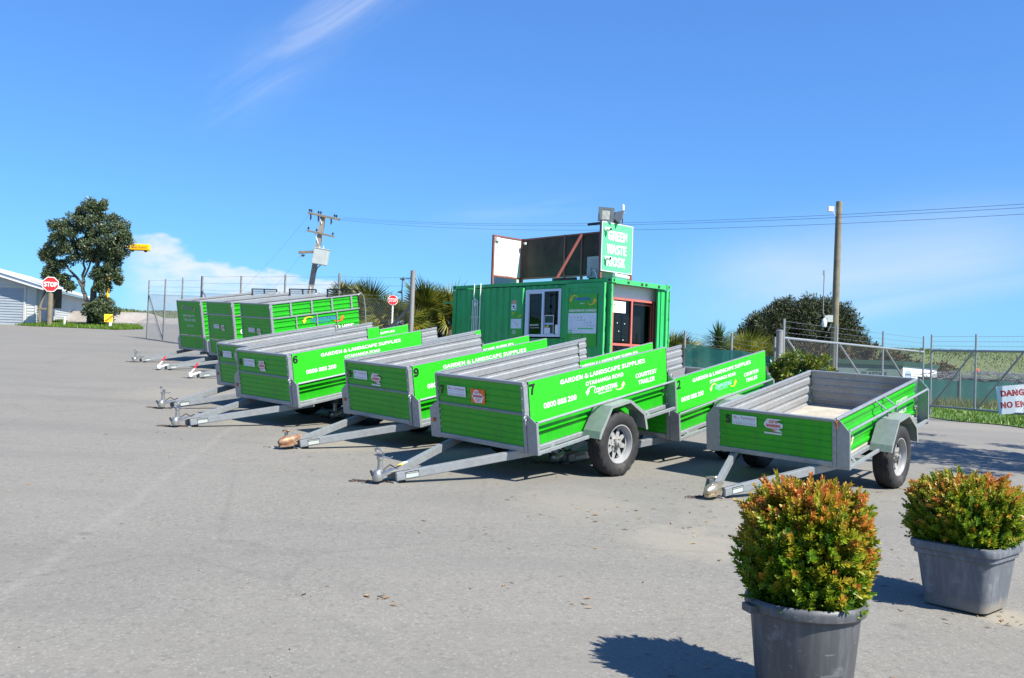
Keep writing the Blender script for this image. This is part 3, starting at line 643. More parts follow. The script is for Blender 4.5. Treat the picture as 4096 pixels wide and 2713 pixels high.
def trailer(spec, kind, label, number=None, coupling='lever', sticker='clean', cols=None, group=None, detail=2):
    """kind: 'box' (two-tier courtesy trailer), 'low' (single tier), 'tall' (three-tier greenwaste trailer)"""
    o, f, l = SP[spec]; o = Vector(o) + Vector((0, 0, EYE)); f = Vector(f).normalized(); l = (Vector(l) - f * f.dot(Vector(l))).normalized(); up = f.cross(l)
    L, w, XW, D, az = {'box': (2.22, .61, 1.123, 1.09, -.038), 'low': (2.23, .617, 1.139, 1.09, -.038), 'tall': (2.298, .605, 1.123, 1.426, -.047)}[kind]
    H = {'box': .618, 'low': .421, 'tall': 1.263}[kind]; Hm = {'box': .317, 'low': .421, 'tall': .34}[kind]
    HP = .315 if kind == 'low' else .25; E_ = .128; yo = .818 + (w - .61)
    base = o - f * XW + up * (ZW - RR)
    mtx = Matrix(((f.x, l.x, up.x, base.x), (f.y, l.y, up.y, base.y), (f.z, l.z, up.z, base.z), (0, 0, 0, 1)))
    t = thing('trailer', label, 'trailer', group=group, mtx=mtx)
    OFF = (XW, 0, RR - ZW); K = (kind,)
    def P(name, key, fn, lab=None, kd=None, parent=None):
        me = shared(K + key if key[0] != '*' else key, fn); q = obj(name, me, parent or t)
        if lab: q['label'] = lab
        if kd: q['kind'] = kd
        return q
    mbn = lambda: MB(OFF)
    # --- floor
    P('floor', ('floor',), lambda: mbn().b2((-L + .01, -w + .01, .0), (-.01, w - .01, .018)).b2((-L, -w + .04, -.05), (-.01, -w + .09, -.002), 1).b2((-L, w - .09, -.05), (-.01, w - .04, -.002), 1).mesh('floor', ['tray_floor', 'galv_dull']))
    for i in (1, 2, 3): 
        P('cross_member', ('cm', i), lambda: mbn().b2((-L * i / 4 - .02, -w + .095, -.05), (-L * i / 4 + .02, w - .095, -.004)).mesh('cross_member', 'galv_dull'))
    # --- front panels
    tiers = {'box': [(0.012, .309, 4), (.329, H - .027, 3)], 'low': [(.012, H - .025, 5)], 'tall': [(.02, .325, 4), (.36, (.94 if spec != 't1' else 1.235), 7 if spec != 't1' else 10)] + ([(.97, 1.235, 3)] if spec != 't1' else [])}[kind]
    for i, (a, b, n) in enumerate(tiers):
        P('front_panel', ('fp', i, a, b), lambda: ribbed(mbn(), -w + .030, w - .030, a, b, -.004, 1, prof_groove(n), axis='x').mesh('front_panel', ['green', 'galv_in'], fix=False))
    # --- frame of the front: rails and posts
    fr_ = [((-.03, -w, H - .028), (.008, w, H)), ((-.03, -w + .03, -.036), (.012, w - .03, .014))]
    if kind != 'low': fr_ += [((-.02, -w + .03, Hm - .010), (.010, w - .03, Hm + .001)), ((-.02, -w + .03, Hm + .004), (.013, w - .03, Hm + .014))]
    if kind == 'tall' and spec != 't1': fr_.append(((-.02, -w + .03, .94), (.010, w - .03, .97)))
    for a_, b_ in fr_: P('front_rail', ('frail', a_[2]), lambda: bevelled(mbn().b2(a_, b_).mesh('front_rail', 'galv'), .003))
    for s in (-1, 1):
        P('corner_post', ('post', s), lambda: bevelled(mbn().ext([(.006, s * (w - .030), -.045), (.006, s * (w - .030), H - .028), (.006, s * w, H - .028), (.006, s * (w + .004), -.045)], (-1, 0, 0), .012).b2((-.055, s * (w - .004), -.045), (.004, s * (w + .006), H - .029)).mesh('corner_post', 'galv'), .002))
        # rivets down the post
        P('rivets', ('riv', s), lambda: (lambda m: [m.lathe([(.0, .001), (0, .006), (.006, .004), (.008, .001)], o=(.006 + .0, s * (w - .015), H * (k + .5) / 6), axis='X', n=6) for k in range(6)] and m)(mbn()).mesh('rivets', 'galv'), kd='stuff')
    # --- side walls
    for s in (-1, 1):
        if kind == 'box':
            P('side_panel', ('sl', s), lambda: ribbed(mbn(), -L + .01, -.056, .0, Hm, s * (w - .018), s, [(0, .010), (.36, .010), (.40, -.030), (.50, -.034), (.54, .012), (.60, .012), (.66, -.036), (1, -.036)]).mesh('side_panel', ['green', 'galv_in'], fix=False))
            def inner():
                m = mbn(); ribbed(m, -L + .02, -.056, Hm - .01, H - .004, s * (w - .004), s, prof_rib(3, .012), mo=1); return m.mesh('side_extension', ['green', 'galv_in'], fix=False)
            P('side_extension', ('se', s), inner)
            P('sign_board', ('sb', s), lambda: bevelled(mbn().b2((-L + .02 - (.0), s * (w + .012), .225), (-.055, s * (w + .017), H - .006)).mesh('sign_board', 'green_board'), .001))
            P('top_edge', ('te', s), lambda: bevelled(mbn().b2((-L + .02, s * (w - .012), H - .0045), (-.031, s * (w + .019), H + .004)).mesh('top_edge', 'galv'), .002))
            P('end_trim', ('et', s), lambda: mbn().b2((-L + .012, s * (w - .01), .20), (-L + .018, s * (w + .018), H - .008)).mesh('end_trim', 'dark_steel'))
        elif kind == 'low':
            P('side_panel', ('sl', s), lambda: ribbed(mbn(), -L + .02, -.056, .0, H - .02, s * (w - .02), s, prof_rib(4, .016)).mesh('side_panel', ['green', 'galv_in'], fix=False))
            P('top_edge', ('te', s), lambda: bevelled(mbn().b2((-L, s * (w - .028), H - .024), (-.031, s * (w + .006), H + .002)).mesh('top_edge', 'galv'), .004))
        else:
            P('side_panel', ('sl', s), lambda: ribbed(mbn(), -L + .02, -.056, .0, .335, s * (w - .02), s, prof_rib(4, .014)).mesh('side_panel', ['green', 'galv_in'], fix=False))
            P('side_panel', ('sm', s), lambda: ribbed(mbn(), -L + .02, -.056, .36, .925, s * (w - .02), s, prof_rib(5, .016)).mesh('side_panel', ['green', 'galv_in'], fix=False))
            P('side_panel', ('su', s), lambda: ribbed(mbn(), -L + .02, -.056, .95, H - .02, s * (w - .02), s, prof_rib(3, .016)).mesh('side_panel', ['green', 'galv_in'], fix=False))
            for z in (.337, .928): P('side_rail', ('srl', s, z), lambda: mbn().b2((-L, s * (w - .02), z), (-.057, s * (w + .012), z + .025)).mesh('side_rail', 'galv'))
            P('top_edge', ('te', s), lambda: bevelled(mbn().b2((-L, s * (w - .022), H - .024), (-.031, s * (w + .012), H + .004)).mesh('top_edge', 'galv'), .003))
            for k in range(4):
                xs = -.50 - .53 * k + .0; P('stile', ('stu', s, k), lambda: mbn().b2((xs - .022, s * (w - .002), .954), (xs + .022, s * (w + .010), H - .026)).mesh('stile', 'galv'))
                if k < 3: P('stile', ('stl', s, k), lambda: mbn().b2((xs - .13, s * (w - .002), .364), (xs - .10, s * (w + .008), .926)).mesh('stile', 'galv_dull'))
        P('bottom_rail', ('br', s), lambda: bevelled(mbn().b2((-L, s * (w - .012), -.045), (-.02, s * (w + .022), -.003)).mesh('bottom_rail', 'galv'), .003))
        # outrigger plates, outer rails
        def plate(xa, rear):
            m = mbn(); zb = -.05 - (.02 if rear else 0); zi = Hm - .002 if kind != 'tall' else .33; yy = s * (w + .006)
            m.ext([(xa, yy, zi), (xa, s * (w + .035), zi), (xa, s * (w + E_), HP), (xa, s * (w + E_), zb), (xa, yy, zb)], (-1 if not rear else 1, 0, 0), .006)
            d = -.03 if not rear else .03
            m.b2((xa, s * (w + E_ - .003), zb), (xa + d, s * (w + E_ + .003), HP)); m.b2((xa + d * .2, yy, zb - .004), (xa + d * 1.6, s * (w + E_), zb - .0)); return bevelled(m.mesh('corner_plate', 'galv'), .002)
        P('corner_plate', ('pf', s), lambda: plate(-.005, False)); P('corner_plate', ('pr', s), lambda: plate(-L + .004, True))
        yr = s * (w + E_ - .012)
        P('outer_rail', ('or', s), lambda: mbn().tube([(-.035, yr, HP - .004), (-L + .036, yr, HP + (.010 if kind != 'low' else 0))], .0125, 8).mesh('outer_rail', 'galv', True))
        for xa, xb in ((-.035, -XW + .385), (-XW - .385, -L + .036)): P('lower_rail', ('lr', s, xa), lambda: bevelled(mbn().b2((xa, yr - .013, -.05), (xb, yr + .013, -.018)).mesh('lower_rail', 'galv'), .002))
        for x in (-.34, -L + .38): P('rail_brace', ('rb', s, x), lambda: mbn().bar((x, s * (w + .024), -.028), (x + .12, yr - s * .014, -.034), .03, .012).mesh('rail_brace', 'galv'))
        if kind == 'low':
            for x in (-.98, -1.22): P('rail_brace', ('rc', s, x), lambda: mbn().bar((x, s * (w + .008), H - .012), (x - .02, yr - s * .012, HP + .012), .028, .008).bar((x - .02, yr, HP + .012), (x - .02, yr, .256), .024, .008).mesh('rail_brace', 'galv'))
        # mudguard: folded plate over the wheel
        def guard():
            pr = [(.375, -.045), (.345, .02), (.155, .236), (-.150, .240), (-.375, .075), (-.405, -.105)]; m = mbn(); y0, y1 = s * (w + .025), s * (yo + .03)
            for (a, za), (b, zb) in zip(pr, pr[1:]):
                nn = Vector((-(zb - za), 0, (b - a))).normalized(); nn = nn if nn.z > 0 or (nn.z == 0 and nn.x > 0) else -nn
                m.ext([(-XW + a, y0, za), (-XW + b, y0, zb), (-XW + b, y1, zb), (-XW + a, y1, za)], nn, -.004)
            inn = [(a * .93, za - .028 * (1 if za > .0 else .3)) for a, za in pr]
            for i in range(len(pr) - 1):
                m.ext([(-XW + pr[i][0], y1, pr[i][1]), (-XW + pr[i + 1][0], y1, pr[i + 1][1]), (-XW + inn[i + 1][0], y1, inn[i + 1][1]), (-XW + inn[i][0], y1, inn[i][1])], (0, s, 0), .003)
            return m.mesh('mudguard', 'guard')
        P('mudguard', ('mg', s), guard)
        # wheel
        wy = s * (yo - .094); wl = obj('wheel', None, t, (0, wy, RR))
        wl.rotation_euler = (0, random.uniform(0, 6.28) if detail < 2 else .4, 0); wl.empty_display_size = .1
        obj('tyre', shared(('*tyre',), lambda: tyre_mesh((0, 0, 0))), wl).rotation_euler = (0, -wl.rotation_euler.y, 0)
        obj('rim', shared(('*rim', s), lambda: rim_mesh(s)), wl); obj('hub', shared(('*hub', s), lambda: hub_mesh(s, True)), wl)
    P('axle', ('axle',), lambda: mbn().b2((-XW - .022, -yo + .12, ZW - .022), (-XW + .022, yo - .12, ZW + .022)).b2((-XW - .3, -w + .1, -.11), (-XW + .3, -w + .14, -.055)).b2((-XW - .3, w - .14, -.11), (-XW + .3, w - .1, -.055)).b2((-XW - .03, w - .15, -.165), (-XW + .03, w - .09, -.112)).b2((-XW - .03, -w + .09, -.165), (-XW + .03, -w + .15, -.112)).mesh('axle', 'axle'))
    # --- tailgate
    def gate():
        m = mbn(); top = Hm if kind != 'tall' else 1.05
        ribbed(m, -w + .03, w - .03, .0, top - .01, -L + .012, -1, prof_groove(4 if kind != 'tall' else 9, .008, .2), axis='x', mo=0, mi_=1); return m.mesh('tailgate', ['green', 'tailgate_in'], fix=False)
    tg = P('tailgate', ('tg',), gate)
    P('tailgate_edge', ('tge',), lambda: mbn().b2((-L, -w + .02, (Hm if kind != 'tall' else 1.05) - .012), (-L + .03, w - .02, (Hm if kind != 'tall' else 1.05) + .004)).mesh('tailgate_edge', 'galv'))
    if kind == 'tall':
        def mesh_gate():
            m = mbn(); z0, z1 = 1.06, H + .09
            for a, b in (((-L - .01, -w, z0), (-L - .01, -w, z1)), ((-L - .01, w, z0), (-L - .01, w, z1)), ((-L - .01, -w, z1), (-L - .01, w, z1)), ((-L - .01, 0, z0), (-L - .01, 0, z1))): m.bar(a, b, .025)
            for k in range(1, 24): y = -w + 2 * w * k / 24; m.bar((-L - .01, y, z0), (-L - .01, y, z1), .006)
            for k in range(1, 5): z = z0 + (z1 - z0) * k / 5; m.bar((-L - .01, -w, z), (-L - .01, w, z), .006)
            return m.mesh('mesh_gate', 'dark_steel')
        P('mesh_gate', ('mgate',), mesh_gate)
        P('rear_hoop', ('hoop',), lambda: mbn().tube([(-L + .03, w + .02, H - .02), (-L - .06, w + .02, H + .02), (-L - .13, w + .02, H - .06), (-L - .15, w + .02, H - .35), (-L - .12, w + .02, .05)], .014, 8).mesh('rear_hoop', 'galv', True))
    # --- latches
    def latch():
        m = mbn(); z = Hm - .03 if kind != 'tall' else H - .09
        m.tube([(.010, w + .010, z + .05), (.016, w + .016, z + .02), (.016, w + .018, z - .06)], .006, 6)
        m.tube([(.02 + .018 * math.cos(a), w + .02, z + .018 * math.sin(a)) for a in lin(0, 5.8, 12)], .004, 5)
        m.tube([(.0, w + .0, z), (.03, w + .03, z)], .009, 7); m.b2((-.02, w + .006, z - .02), (.006, w + .022, z + .02)); return m.mesh('latch', 'galv' if kind != 'low' else 'rust', True)
    P('latch', ('latch',), latch)
    if kind == 'box': P('latch', ('latch2',), lambda: mbn().tube([(-L - .01, w + .02, Hm + .06), (-L - .03, w + .03, Hm - .0), (-L - .01, w + .06, Hm - .06)], .006, 6).tube([(-L - .01 + .02 * math.cos(a), w + .06, Hm - .03 + .035 * math.sin(a)) for a in lin(0, 5.6, 10)], .004, 5).ext([(-L + .002, w + .006, Hm + .05), (-L + .002, w + .06, Hm - .02), (-L + .002, w + .006, Hm - .08)], (-1, 0, 0), .005).mesh('latch', 'galv', True))
    if kind == 'box': P('reflector', ('refl',), lambda: mbn().lathe([(0, .001), (0, .022), (.008, .020), (.010, .001)], o=(.002, -w - .07, .13), axis='X', n=12).mesh('reflector', 'amber'))
    # --- drawbar
    for s in (-1, 1):
        def arm():
            m = mbn(); p, q = Vector((D, s * .045, az - .04)), Vector((-.35, s * (w - .04), az - .04)); m.bar(p, q, .05, .078); return bevelled(m.mesh('drawbar_arm', 'galv'), .006, 2)
        P('drawbar_arm', ('arm', s), arm)
    def nose():
        m = mbn(); m.ext([(D + .045, -.03, az + .004), (D + .045, .03, az + .004), (D - .14, .10, az + .004), (D - .14, -.10, az + .004)], (0, 0, -1), -.006)
        m.b2((D - .02, -.055, az - .115), (D + .03, .055, az - .083)); return m.mesh('nose_plate', 'galv_dull')
    P('nose_plate', ('nose',), nose)
    P('skid_foot', ('foot',), lambda: mbn().b2((D - .10, .015, az - .125), (D - .03, .055, az - .082)).b2((D + .0, -.05, az - .13), (D + .05, -.01, az - .082)).mesh('skid_foot', 'axle'))
    def plate_label():
        m = mbn(); p, q = Vector((D, .045, az - .04)), Vector((-.35, w - .04, az - .04)); d = (q - p).normalized(); n = Vector((d.y, -d.x, 0)) * -1; n = n if n.y > 0 else -n
        P0 = p + d * .085 + n * .0262 + Vector((0, 0, -.030)); quad(m, P0, d, (0, 0, 1), .125, .060, 1); quad(m, P0 + n * .0008 + d * .004 + Vector((0, 0, .004)), d, (0, 0, 1), .117, .036, 0)
        for k in range(9): quad(m, P0 + n * .0008 + d * (.008 + .0125 * k) + Vector((0, 0, .045)), d, (0, 0, 1), .009, .008, 0)
        return m.mesh('maker_plate', ['plastic_grey', 'black'], fix=False)
    P('maker_plate', ('mplate',), plate_label)
    if spec == 'seven':
        def tape():
            m = mbn(); p, q = Vector((D, -.045, az + .0005)), Vector((-.35, -(w - .04), az + .0005)); d = (q - p).normalized(); n = Vector((-d.y, d.x, 0))
            for k_, mi_ in ((.10, 0), (.16, 1), (.24, 0)): quad(m, p + d * k_ - n * .022, d, n, .06 if mi_ == 0 else .08, .044, mi_)
            return m.mesh('reflective_tape', ['sticker_white', 'yellow_sticker'], fix=False)
        P('reflective_tape', ('tape',), tape)
    # --- coupling
    def coup():
        m = mbn(); z0 = az + .012
        if coupling == 'lever':
            m.lathe([(-.045, .030), (-.05, .044), (-.02, .048), (.01, .044), (.03, .034), (.042, .016), (.045, .001)], o=(D + .16, 0, z0 + .0), axis='Z', n=18, mi=0)
            m.ext([(D + .16, -.036, z0 - .03), (D + .16, .036, z0 - .03), (D - .02, .030, z0 - .012), (D - .02, -.030, z0 - .012)], (0, 0, 1), .022, 0)
            m.tube([(D + .13, 0, z0 + .02), (D + .12, 0, z0 + .07), (D + .115, 0, z0 + .135)], [.030, .024, .022], 12, 0)
            m.tube([(D + .115, 0, z0 + .125), (D + .114, 0, z0 + .152)], .030, 12, 0)
            c = Vector((D + .114, 0, z0 + .195)); m.tube([c + Vector((.015 * math.sin(a), .055 * math.cos(a) * (1 if abs(math.cos(a)) < .8 else .95), .030 * math.sin(a))) for a in lin(0, 2 * math.pi * 15 / 16, 15)], .0095, 8, 0, closed=True)
            m.tube([(D + .10, .02, z0 + .15), (D + .06, .07, z0 + .13), (D + .05, .09, z0 + .145)], .007, 6, 0)
            m.tube([(D + .20, -.01, z0 + .0), (D + .215, -.015, z0 + .045)], [.014, .011], 7, 1)
            m.tube([(D + .10, 0, z0 + .02), (D + .02, .01, z0 + .055), (D - .04, 0, z0 + .01), (D - .08, .03, z0 + .03)], .007, 6, 1)
        elif coupling in ('rusty', 'gold'):
            m.lathe([(.115, .001), (.11, .022), (.09, .036), (.05, .050), (.0, .054), (-.06, .047), (-.11, .036), (-.15, .030), (-.15, .001)], o=(D + .11, 0, z0 + .0), axis='X', n=18, mi=0)
            m.ext([(D + .215, -.018, z0 - .05), (D + .215, .018, z0 - .05), (D + .16, .056, z0 - .05), (D + .03, .056, z0 - .05), (D + .03, -.056, z0 - .05), (D + .16, -.056, z0 - .05)], (0, 0, 1), .020, 0)
            m.ext([(D + .13, -.052, z0 - .04), (D + .13, .052, z0 - .04), (D - .03, .036, z0 - .01), (D - .03, -.036, z0 - .01)], (0, 0, 1), .036, 0)
            m.tube([(D + .12, 0, z0 + .03), (D + .12, 0, z0 + .088)], .020, 10, 1)
            m.tube([(D + .12 + .022 * math.sin(a), .052 * math.cos(a), z0 + .105 + .012 * math.sin(a) + .01 * math.cos(a)) for a in lin(0, 2 * math.pi * 15 / 16, 15)], .0075, 8, 0, closed=True)
            m.tube([(D + .03, 0, z0 + .03), (D - .05, 0, z0 + .022)], .014, 8, 0)
        else:
            m.lathe([(-.04, .03), (-.045, .040), (-.01, .042), (.02, .034), (.034, .014), (.036, .001)], o=(D + .17, 0, z0), axis='Z', n=16, mi=0)
            m.ext([(D + .18, -.03, z0 - .03), (D + .18, .03, z0 - .03), (D - .05, .035, z0 - .01), (D - .05, -.035, z0 - .01)], (0, 0, 1), .03, 0)
            m.bar((D + .15, 0, z0 + .03), (D + .06, 0, z0 + .11), .035, .02, mi=0); m.bar((D + .07, 0, z0 + .105), (D - .02, 0, z0 + .20), .036, .022, mi=1)
        mats = {'lever': ['silver_cast', 'dark_steel'], 'rusty': ['rusty_cast', 'silver_cast'], 'gold': ['gold_cast', 'silver_cast'], 'white': ['white_cast', 'red_plastic']}[coupling]
        return m.mesh('coupling', mats, True)
    P('coupling', ('coup', coupling), coup)
    def chain():
        m = mbn(); r = random.Random(hash(spec) % 97 if False else len(label)); inv_ = mtx.inverted(); p0 = mtx @ (Vector((D + .02, .0, az - .10)) + Vector(OFF))
        pts = [p0]; L_ = 15; drop = p0.z - gz(p0.x, p0.y); dirn = Vector((-.95, -.2, 0)).normalized() if coupling != 'gold' else Vector((-.8, -.45, 0)).normalized()
        for k in range(L_):
            q = pts[-1] + (Vector((0, 0, -.030)) if pts[-1].z - gz(pts[-1].x, pts[-1].y) > .035 else (dirn + Vector((r.gauss(0, .5), r.gauss(0, .5), 0))).normalized() * .026)
            q.z = max(q.z, gz(q.x, q.y) + .006); pts.append(q)
        for k in range(L_):
            a, b = inv_ @ pts[k], inv_ @ pts[k + 1]; c = (a + b) / 2; d = (b - a).normalized(); e = d.cross(Vector((r.gauss(0, 1), r.gauss(0, 1), 1 if k % 2 else .1))).normalized()
            mm = MB(); mm.tube([c + d * (.021 * math.cos(t_)) + e * (.011 * math.sin(t_)) for t_ in lin(0, 2 * math.pi * 7 / 8, 7)], .0042, 5, closed=True); m.add([Vector(v_) - Vector(OFF) for v_ in mm.v], mm.f)
        return m.mesh('safety_chain', 'chain' if coupling in ('gold', 'lever') else 'galv_dull', True)
    P('safety_chain', ('chain', spec), chain)
    # --- stickers and lettering
    FX = .0075
    def stick(key, fn, mats, name='sticker', lab=None): P(name, (key,), lambda: fn(mbn()).mesh(name, mats, fix=False), lab)
    U, V = Vector((0, 1, 0)), Vector((0, 0, 1)); fx = .0045
    sy, sz = (0, 0) if kind == 'box' else ((-.01, -.15) if kind == 'low' else (.10, .22))
    big = 1.0 if kind != 'low' else 1.08
    def lab_white(m):
        P0 = Vector((fx, -.433 + sy, .407 + sz)); quad(m, P0, U, V, .264, .099, 0)
        e = Vector((.0009, 0, 0)); put_text(m, '90', P0 + e + U * .012 + V * .062, U, V, .034, .026, 1); put_text(m, 'min', P0 + e + U * .05 + V * .062, U, V, .032, .016, 1, .0)
        put_text(m, 'Turnround', P0 + e + U * .092 + V * .060, U, V, .155, .030, 1, .006)
        put_text(m, 'after that a fee may apply', P0 + e + U * .012 + V * .036, U, V, .235, .018, 2, .0)
        for r_ in range(3):
            for c_ in range(9): quad(m, P0 + e + U * (.012 + .027 * c_) + V * (.006 + .009 * r_), U, V, .019 + .006 * ((c_ * 7 + r_ * 3) % 3) / 3, .0035, 3)
        return m
    def lab_gps(m):
        P0 = Vector((fx, -.092 + sy, .365 + sz)); e = Vector((.0009, 0, 0)); w_, h_ = .19 * big, .137 * big
        hexa = [(.5, 1.0), (.97, .52), (.80, .04), (.28, .0), (.03, .50), (.28, .97)]
        if sticker == 'clean':
            quad(m, P0, U, V, w_, h_, 1); m.add([P0 + e + U * (a * w_ * .92 + w_ * .03) + V * (b * h_ * .92 + .004) for a, b in hexa], [tuple(range(6))], 0)
        elif sticker == 'torn':
            pts = [(.05, .72), (.20, .96), (.92, .96), (.62, .80), (.98, .66), (.95, .40), (.75, .30), (.98, .12), (.55, .10), (.45, .25), (.12, .34), (.0, .52)]
            m.add([P0 + e + U * (a * w_) + V * (b * h_) for a, b in pts], [tuple(range(12))], 0); quad(m, P0 + U * .004 + V * -.012, U, V, w_ * .9, .018, 0)
        else:
            pts = [(.15, .95), (.85, .98), (.75, .80), (.92, .55), (.80, .30), (.98, .02), (.3, .0), (.2, .3), (.02, .5), (.15, .72)]
            m.add([P0 + e + U * (a * w_) + V * (b * h_) for a, b in pts], [tuple(range(10))], 0)
        e2 = e * 2; put_text(m, 'GPS', P0 + e2 + U * (w_ * .27) + V * (h_ * .66), U, V, w_ * .44, h_ * .19, 2, .02); put_text(m, 'WARNING', P0 + e2 + U * (w_ * .13) + V * (h_ * .40), U, V, w_ * .72, h_ * .20, 2, .03)
        for r_ in range(4): quad(m, P0 + e2 + U * (w_ * (.28 + .03 * r_)) + V * (h_ * (.30 - .06 * r_)), U, V, w_ * (.46 - .07 * r_), .0035, 2)
        return m
    vis = detail > 0
    if vis and spec != 't1':
        stick('labw', lab_white, ['sticker_white' if sticker != 'faded' else 'sticker_torn', 'mauve', 'pale_blue', 'grey'])
        stick('gps' + sticker, lab_gps, ['sticker_torn' if sticker != 'clean' else 'sticker_white', 'orange' if kind != 'tall' else 'pink_sticker', 'red'])
    if number and vis:
        z0 = .411 if kind == 'box' else .262; wN = .055 if len(number) == 1 else .075
        stick('num' + number, lambda m: put_text(m, number, (fx, -.545 if kind == 'box' else -.52, z0), U, V, wN, .088, 0, .03), ['black'], 'number')
    if kind == 'box':
        U2 = Vector((-1, 0, 0)); ys = w + .0185
        for tx, x_, z_, w_, h_, bo in (('GARDEN & LANDSCAPE SUPPLIES', -.485, .512, 1.337, .045, .014), ('OTAIHANGA ROAD', -.853, .433, .595, .040, .010), ('0800 888 200', -.24, .329, .465, .052, .014), ('COURTESY', -1.652, .372, .368, .046, .012), ('TRAILER', -1.695, .297, .285, .046, .012)):
            P('lettering', ('letters', tx), lambda: put_text(mbn(), tx, (x_, ys, z_), U2, V, w_, h_, 0, bo).mesh('lettering', ['white'], fix=False))
        colour = cols or ('white', 'white', 'logo_pale')
        P('logo', ('logo', colour), lambda: (lambda m: (logo(m, (-.856, ys, .305), U2, V, .592, .115, 0, 1, 2), m)[1])(mbn()).mesh('logo', list(colour), fix=False))
        if number: P('number', ('sn', number), lambda: put_text(mbn(), number, (-.058 if len(number) == 1 else -.105, ys, .487), U2, V, .078 if len(number) == 1 else .13, .103, 0, .035).mesh('number', ['black'], fix=False))
        # screws along the board
        P('screws', ('scr',), lambda: (lambda m: [m.lathe([(0, .001), (0, .005), (.003, .003), (.003, .001)], o=(-.10 - .335 * k, w + .017, z), n=5) for k in range(7) for z in (H - .03, .30)] and m)(mbn()).mesh('screws', 'galv_dull'), kd='stuff')
    if kind == 'low':
        U2 = Vector((-1, 0, 0)); ys = w + .0005
        def lo(m):
            for k in range(2): quad(m, (-.09, ys, .155 - .045 * k), U2, V, .20, .030, 1 if k == 0 else 0)
            put_text(m, 'COMPOSTING', (-.09, ys + .001, .193), U2, V, .23, .035, 1); arrow(m, (-.30, ys + .001, .09), U2, V, .12, .10, True, 2)
            put_text(m, 'COURTESY', (-1.58, ys, .235), U2, V, .34, .055, 3); put_text(m, 'TRAILER', (-1.62, ys, .125), U2, V, .27, .06, 3); return m
        P('lettering', ('letters',), lambda: lo(mbn()).mesh('lettering', ['white', 'blue', 'logo_pale', 'white_faded'], fix=False))
    if kind == 'tall':
        U2 = Vector((-1, 0, 0)); ys = w + .0005
        def lt(m):
            if spec == 't3': logo(m, (-.78, ys, .70), U2, V, 1.05, .20, 1, 2, 3)
            put_text(m, 'GREENWASTE TRAILER HIRE', (-.16, ys, .50), U2, V, 1.95, .12, 0, .02); return m
        P('lettering', ('letters', spec == 't3'), lambda: lt(mbn()).mesh('lettering', ['white', 'blue', 'logo_orange', 'orange'], fix=False))
        if spec == 't1':
            def lf(m):
                logo(m, (fx, -.36, .98), U, V, .66, .17, 1, 2); put_text(m, 'GREENWASTE', (fx, -.33, .835), U, V, .60, .065, 0); put_text(m, 'TRAILER HIRE', (fx, -.30, .725), U, V, .60, .065, 0); put_text(m, '0800 888 200', (fx, -.17, .585), U, V, .36, .045, 0); return m
            P('lettering', ('lettf',), lambda: lf(mbn()).mesh('lettering', ['white_faded', 'grey', 'pink_sticker'], fix=False))
    return t
GA = 'green courtesy trailers parked in staggered rows'; GT = 'tall greenwaste hire trailers by the fence'
t7 = trailer('seven', 'box', 'green courtesy trailer number 7, nearest of the row, its whole side board readable', '7', 'lever', 'clean', group=GA)
trailer('nine', 'box', 'green courtesy trailer number 9 with a rusty orange coupling', '9', 'rusty', 'torn', group=GA)
trailer('six', 'box', 'green courtesy trailer number 6, between trailers 9 and 10', '6', 'lever', 'faded', group=GA)
trailer('ten', 'box', 'green courtesy trailer number 10, leftmost of the two-tier trailers in the front row', '10', 'lever', 'faded', group=GA, detail=1)
trailer('twelve', 'box', 'green courtesy trailer number 12 standing right behind trailer 7, with an orange and blue logo', '12', 'lever', 'torn', ('pale_blue', 'logo_pale', 'logo_orange'), group=GA)
trailer('r3', 'box', 'courtesy trailer mostly hidden behind trailer 7, board end before the glazed kiosk end', None, 'lever', 'faded', group=GA, detail=1)
trailer('r2', 'box', 'courtesy trailer hidden behind trailer 9, its board end below the kiosk service window', None, 'lever', 'faded', group=GA, detail=1)
trailer('ry', 'box', 'courtesy trailer behind trailer 6, grey inner side showing beside the kiosk corner', None, 'lever', 'faded', group=GA, detail=1)
trailer('r1', 'box', 'farthest courtesy trailer, its board end showing LIES below the round stop sign', None, 'lever', 'faded', group=GA, detail=1)
trailer('five', 'low', 'low single-tier green trailer number 5 with open empty tray, behind the potted bushes', '5', 'gold', 'torn')
trailer('t1', 'tall', 'leftmost tall green trailer with GREENWASTE TRAILER HIRE on its front', None, 'lever', 'faded', group=GT, detail=1)
trailer('t2', 'tall', 'middle one of the three tall green trailers, red coupling handle', None, 'white', 'faded', group=GT, detail=1)
trailer('t3', 'tall', 'rightmost tall green trailer with the orange and blue composting logo on its side', None, 'white', 'faded', group=GT, detail=1)

# ------------------------------------------------------------------ kiosk container
KX = Vector((.6967, -.7174, 0)); KY = Vector((.7174, .6967, 0)); KZ0 = 3.587 - 2.591; KB = Vector((2.434, 22.878, KZ0))
KM = Matrix(((KX.x, KY.x, 0, KB.x), (KX.y, KY.y, 0, KB.y), (0, 0, 1, KB.z), (0, 0, 0, 1)))
TOP = 2.591
def kthing(name, label, cat, at, group=None):
    """thing whose base sits at kiosk-frame point (s back from the near corner, t across, z above the base)"""
    mt = KM @ Matrix.Translation((-at[0], at[1], at[2])); return thing(name, label, cat, mtx=mt, group=group)
kio = thing('kiosk', 'green shipping container turned into a service kiosk with window, price board and glazed end', 'kiosk', mtx=KM)
def kp(name, m, mats, lab=None, parent=None, smooth=False, fix=True, kd=None):
    o = obj(name, m.mesh(name, mats, smooth, fix), parent or kio)
    if lab: o['label'] = lab
    if kd: o['kind'] = kd
    return o
XL = -6.058
m = MB()   # corrugated near side, with the window opening left out
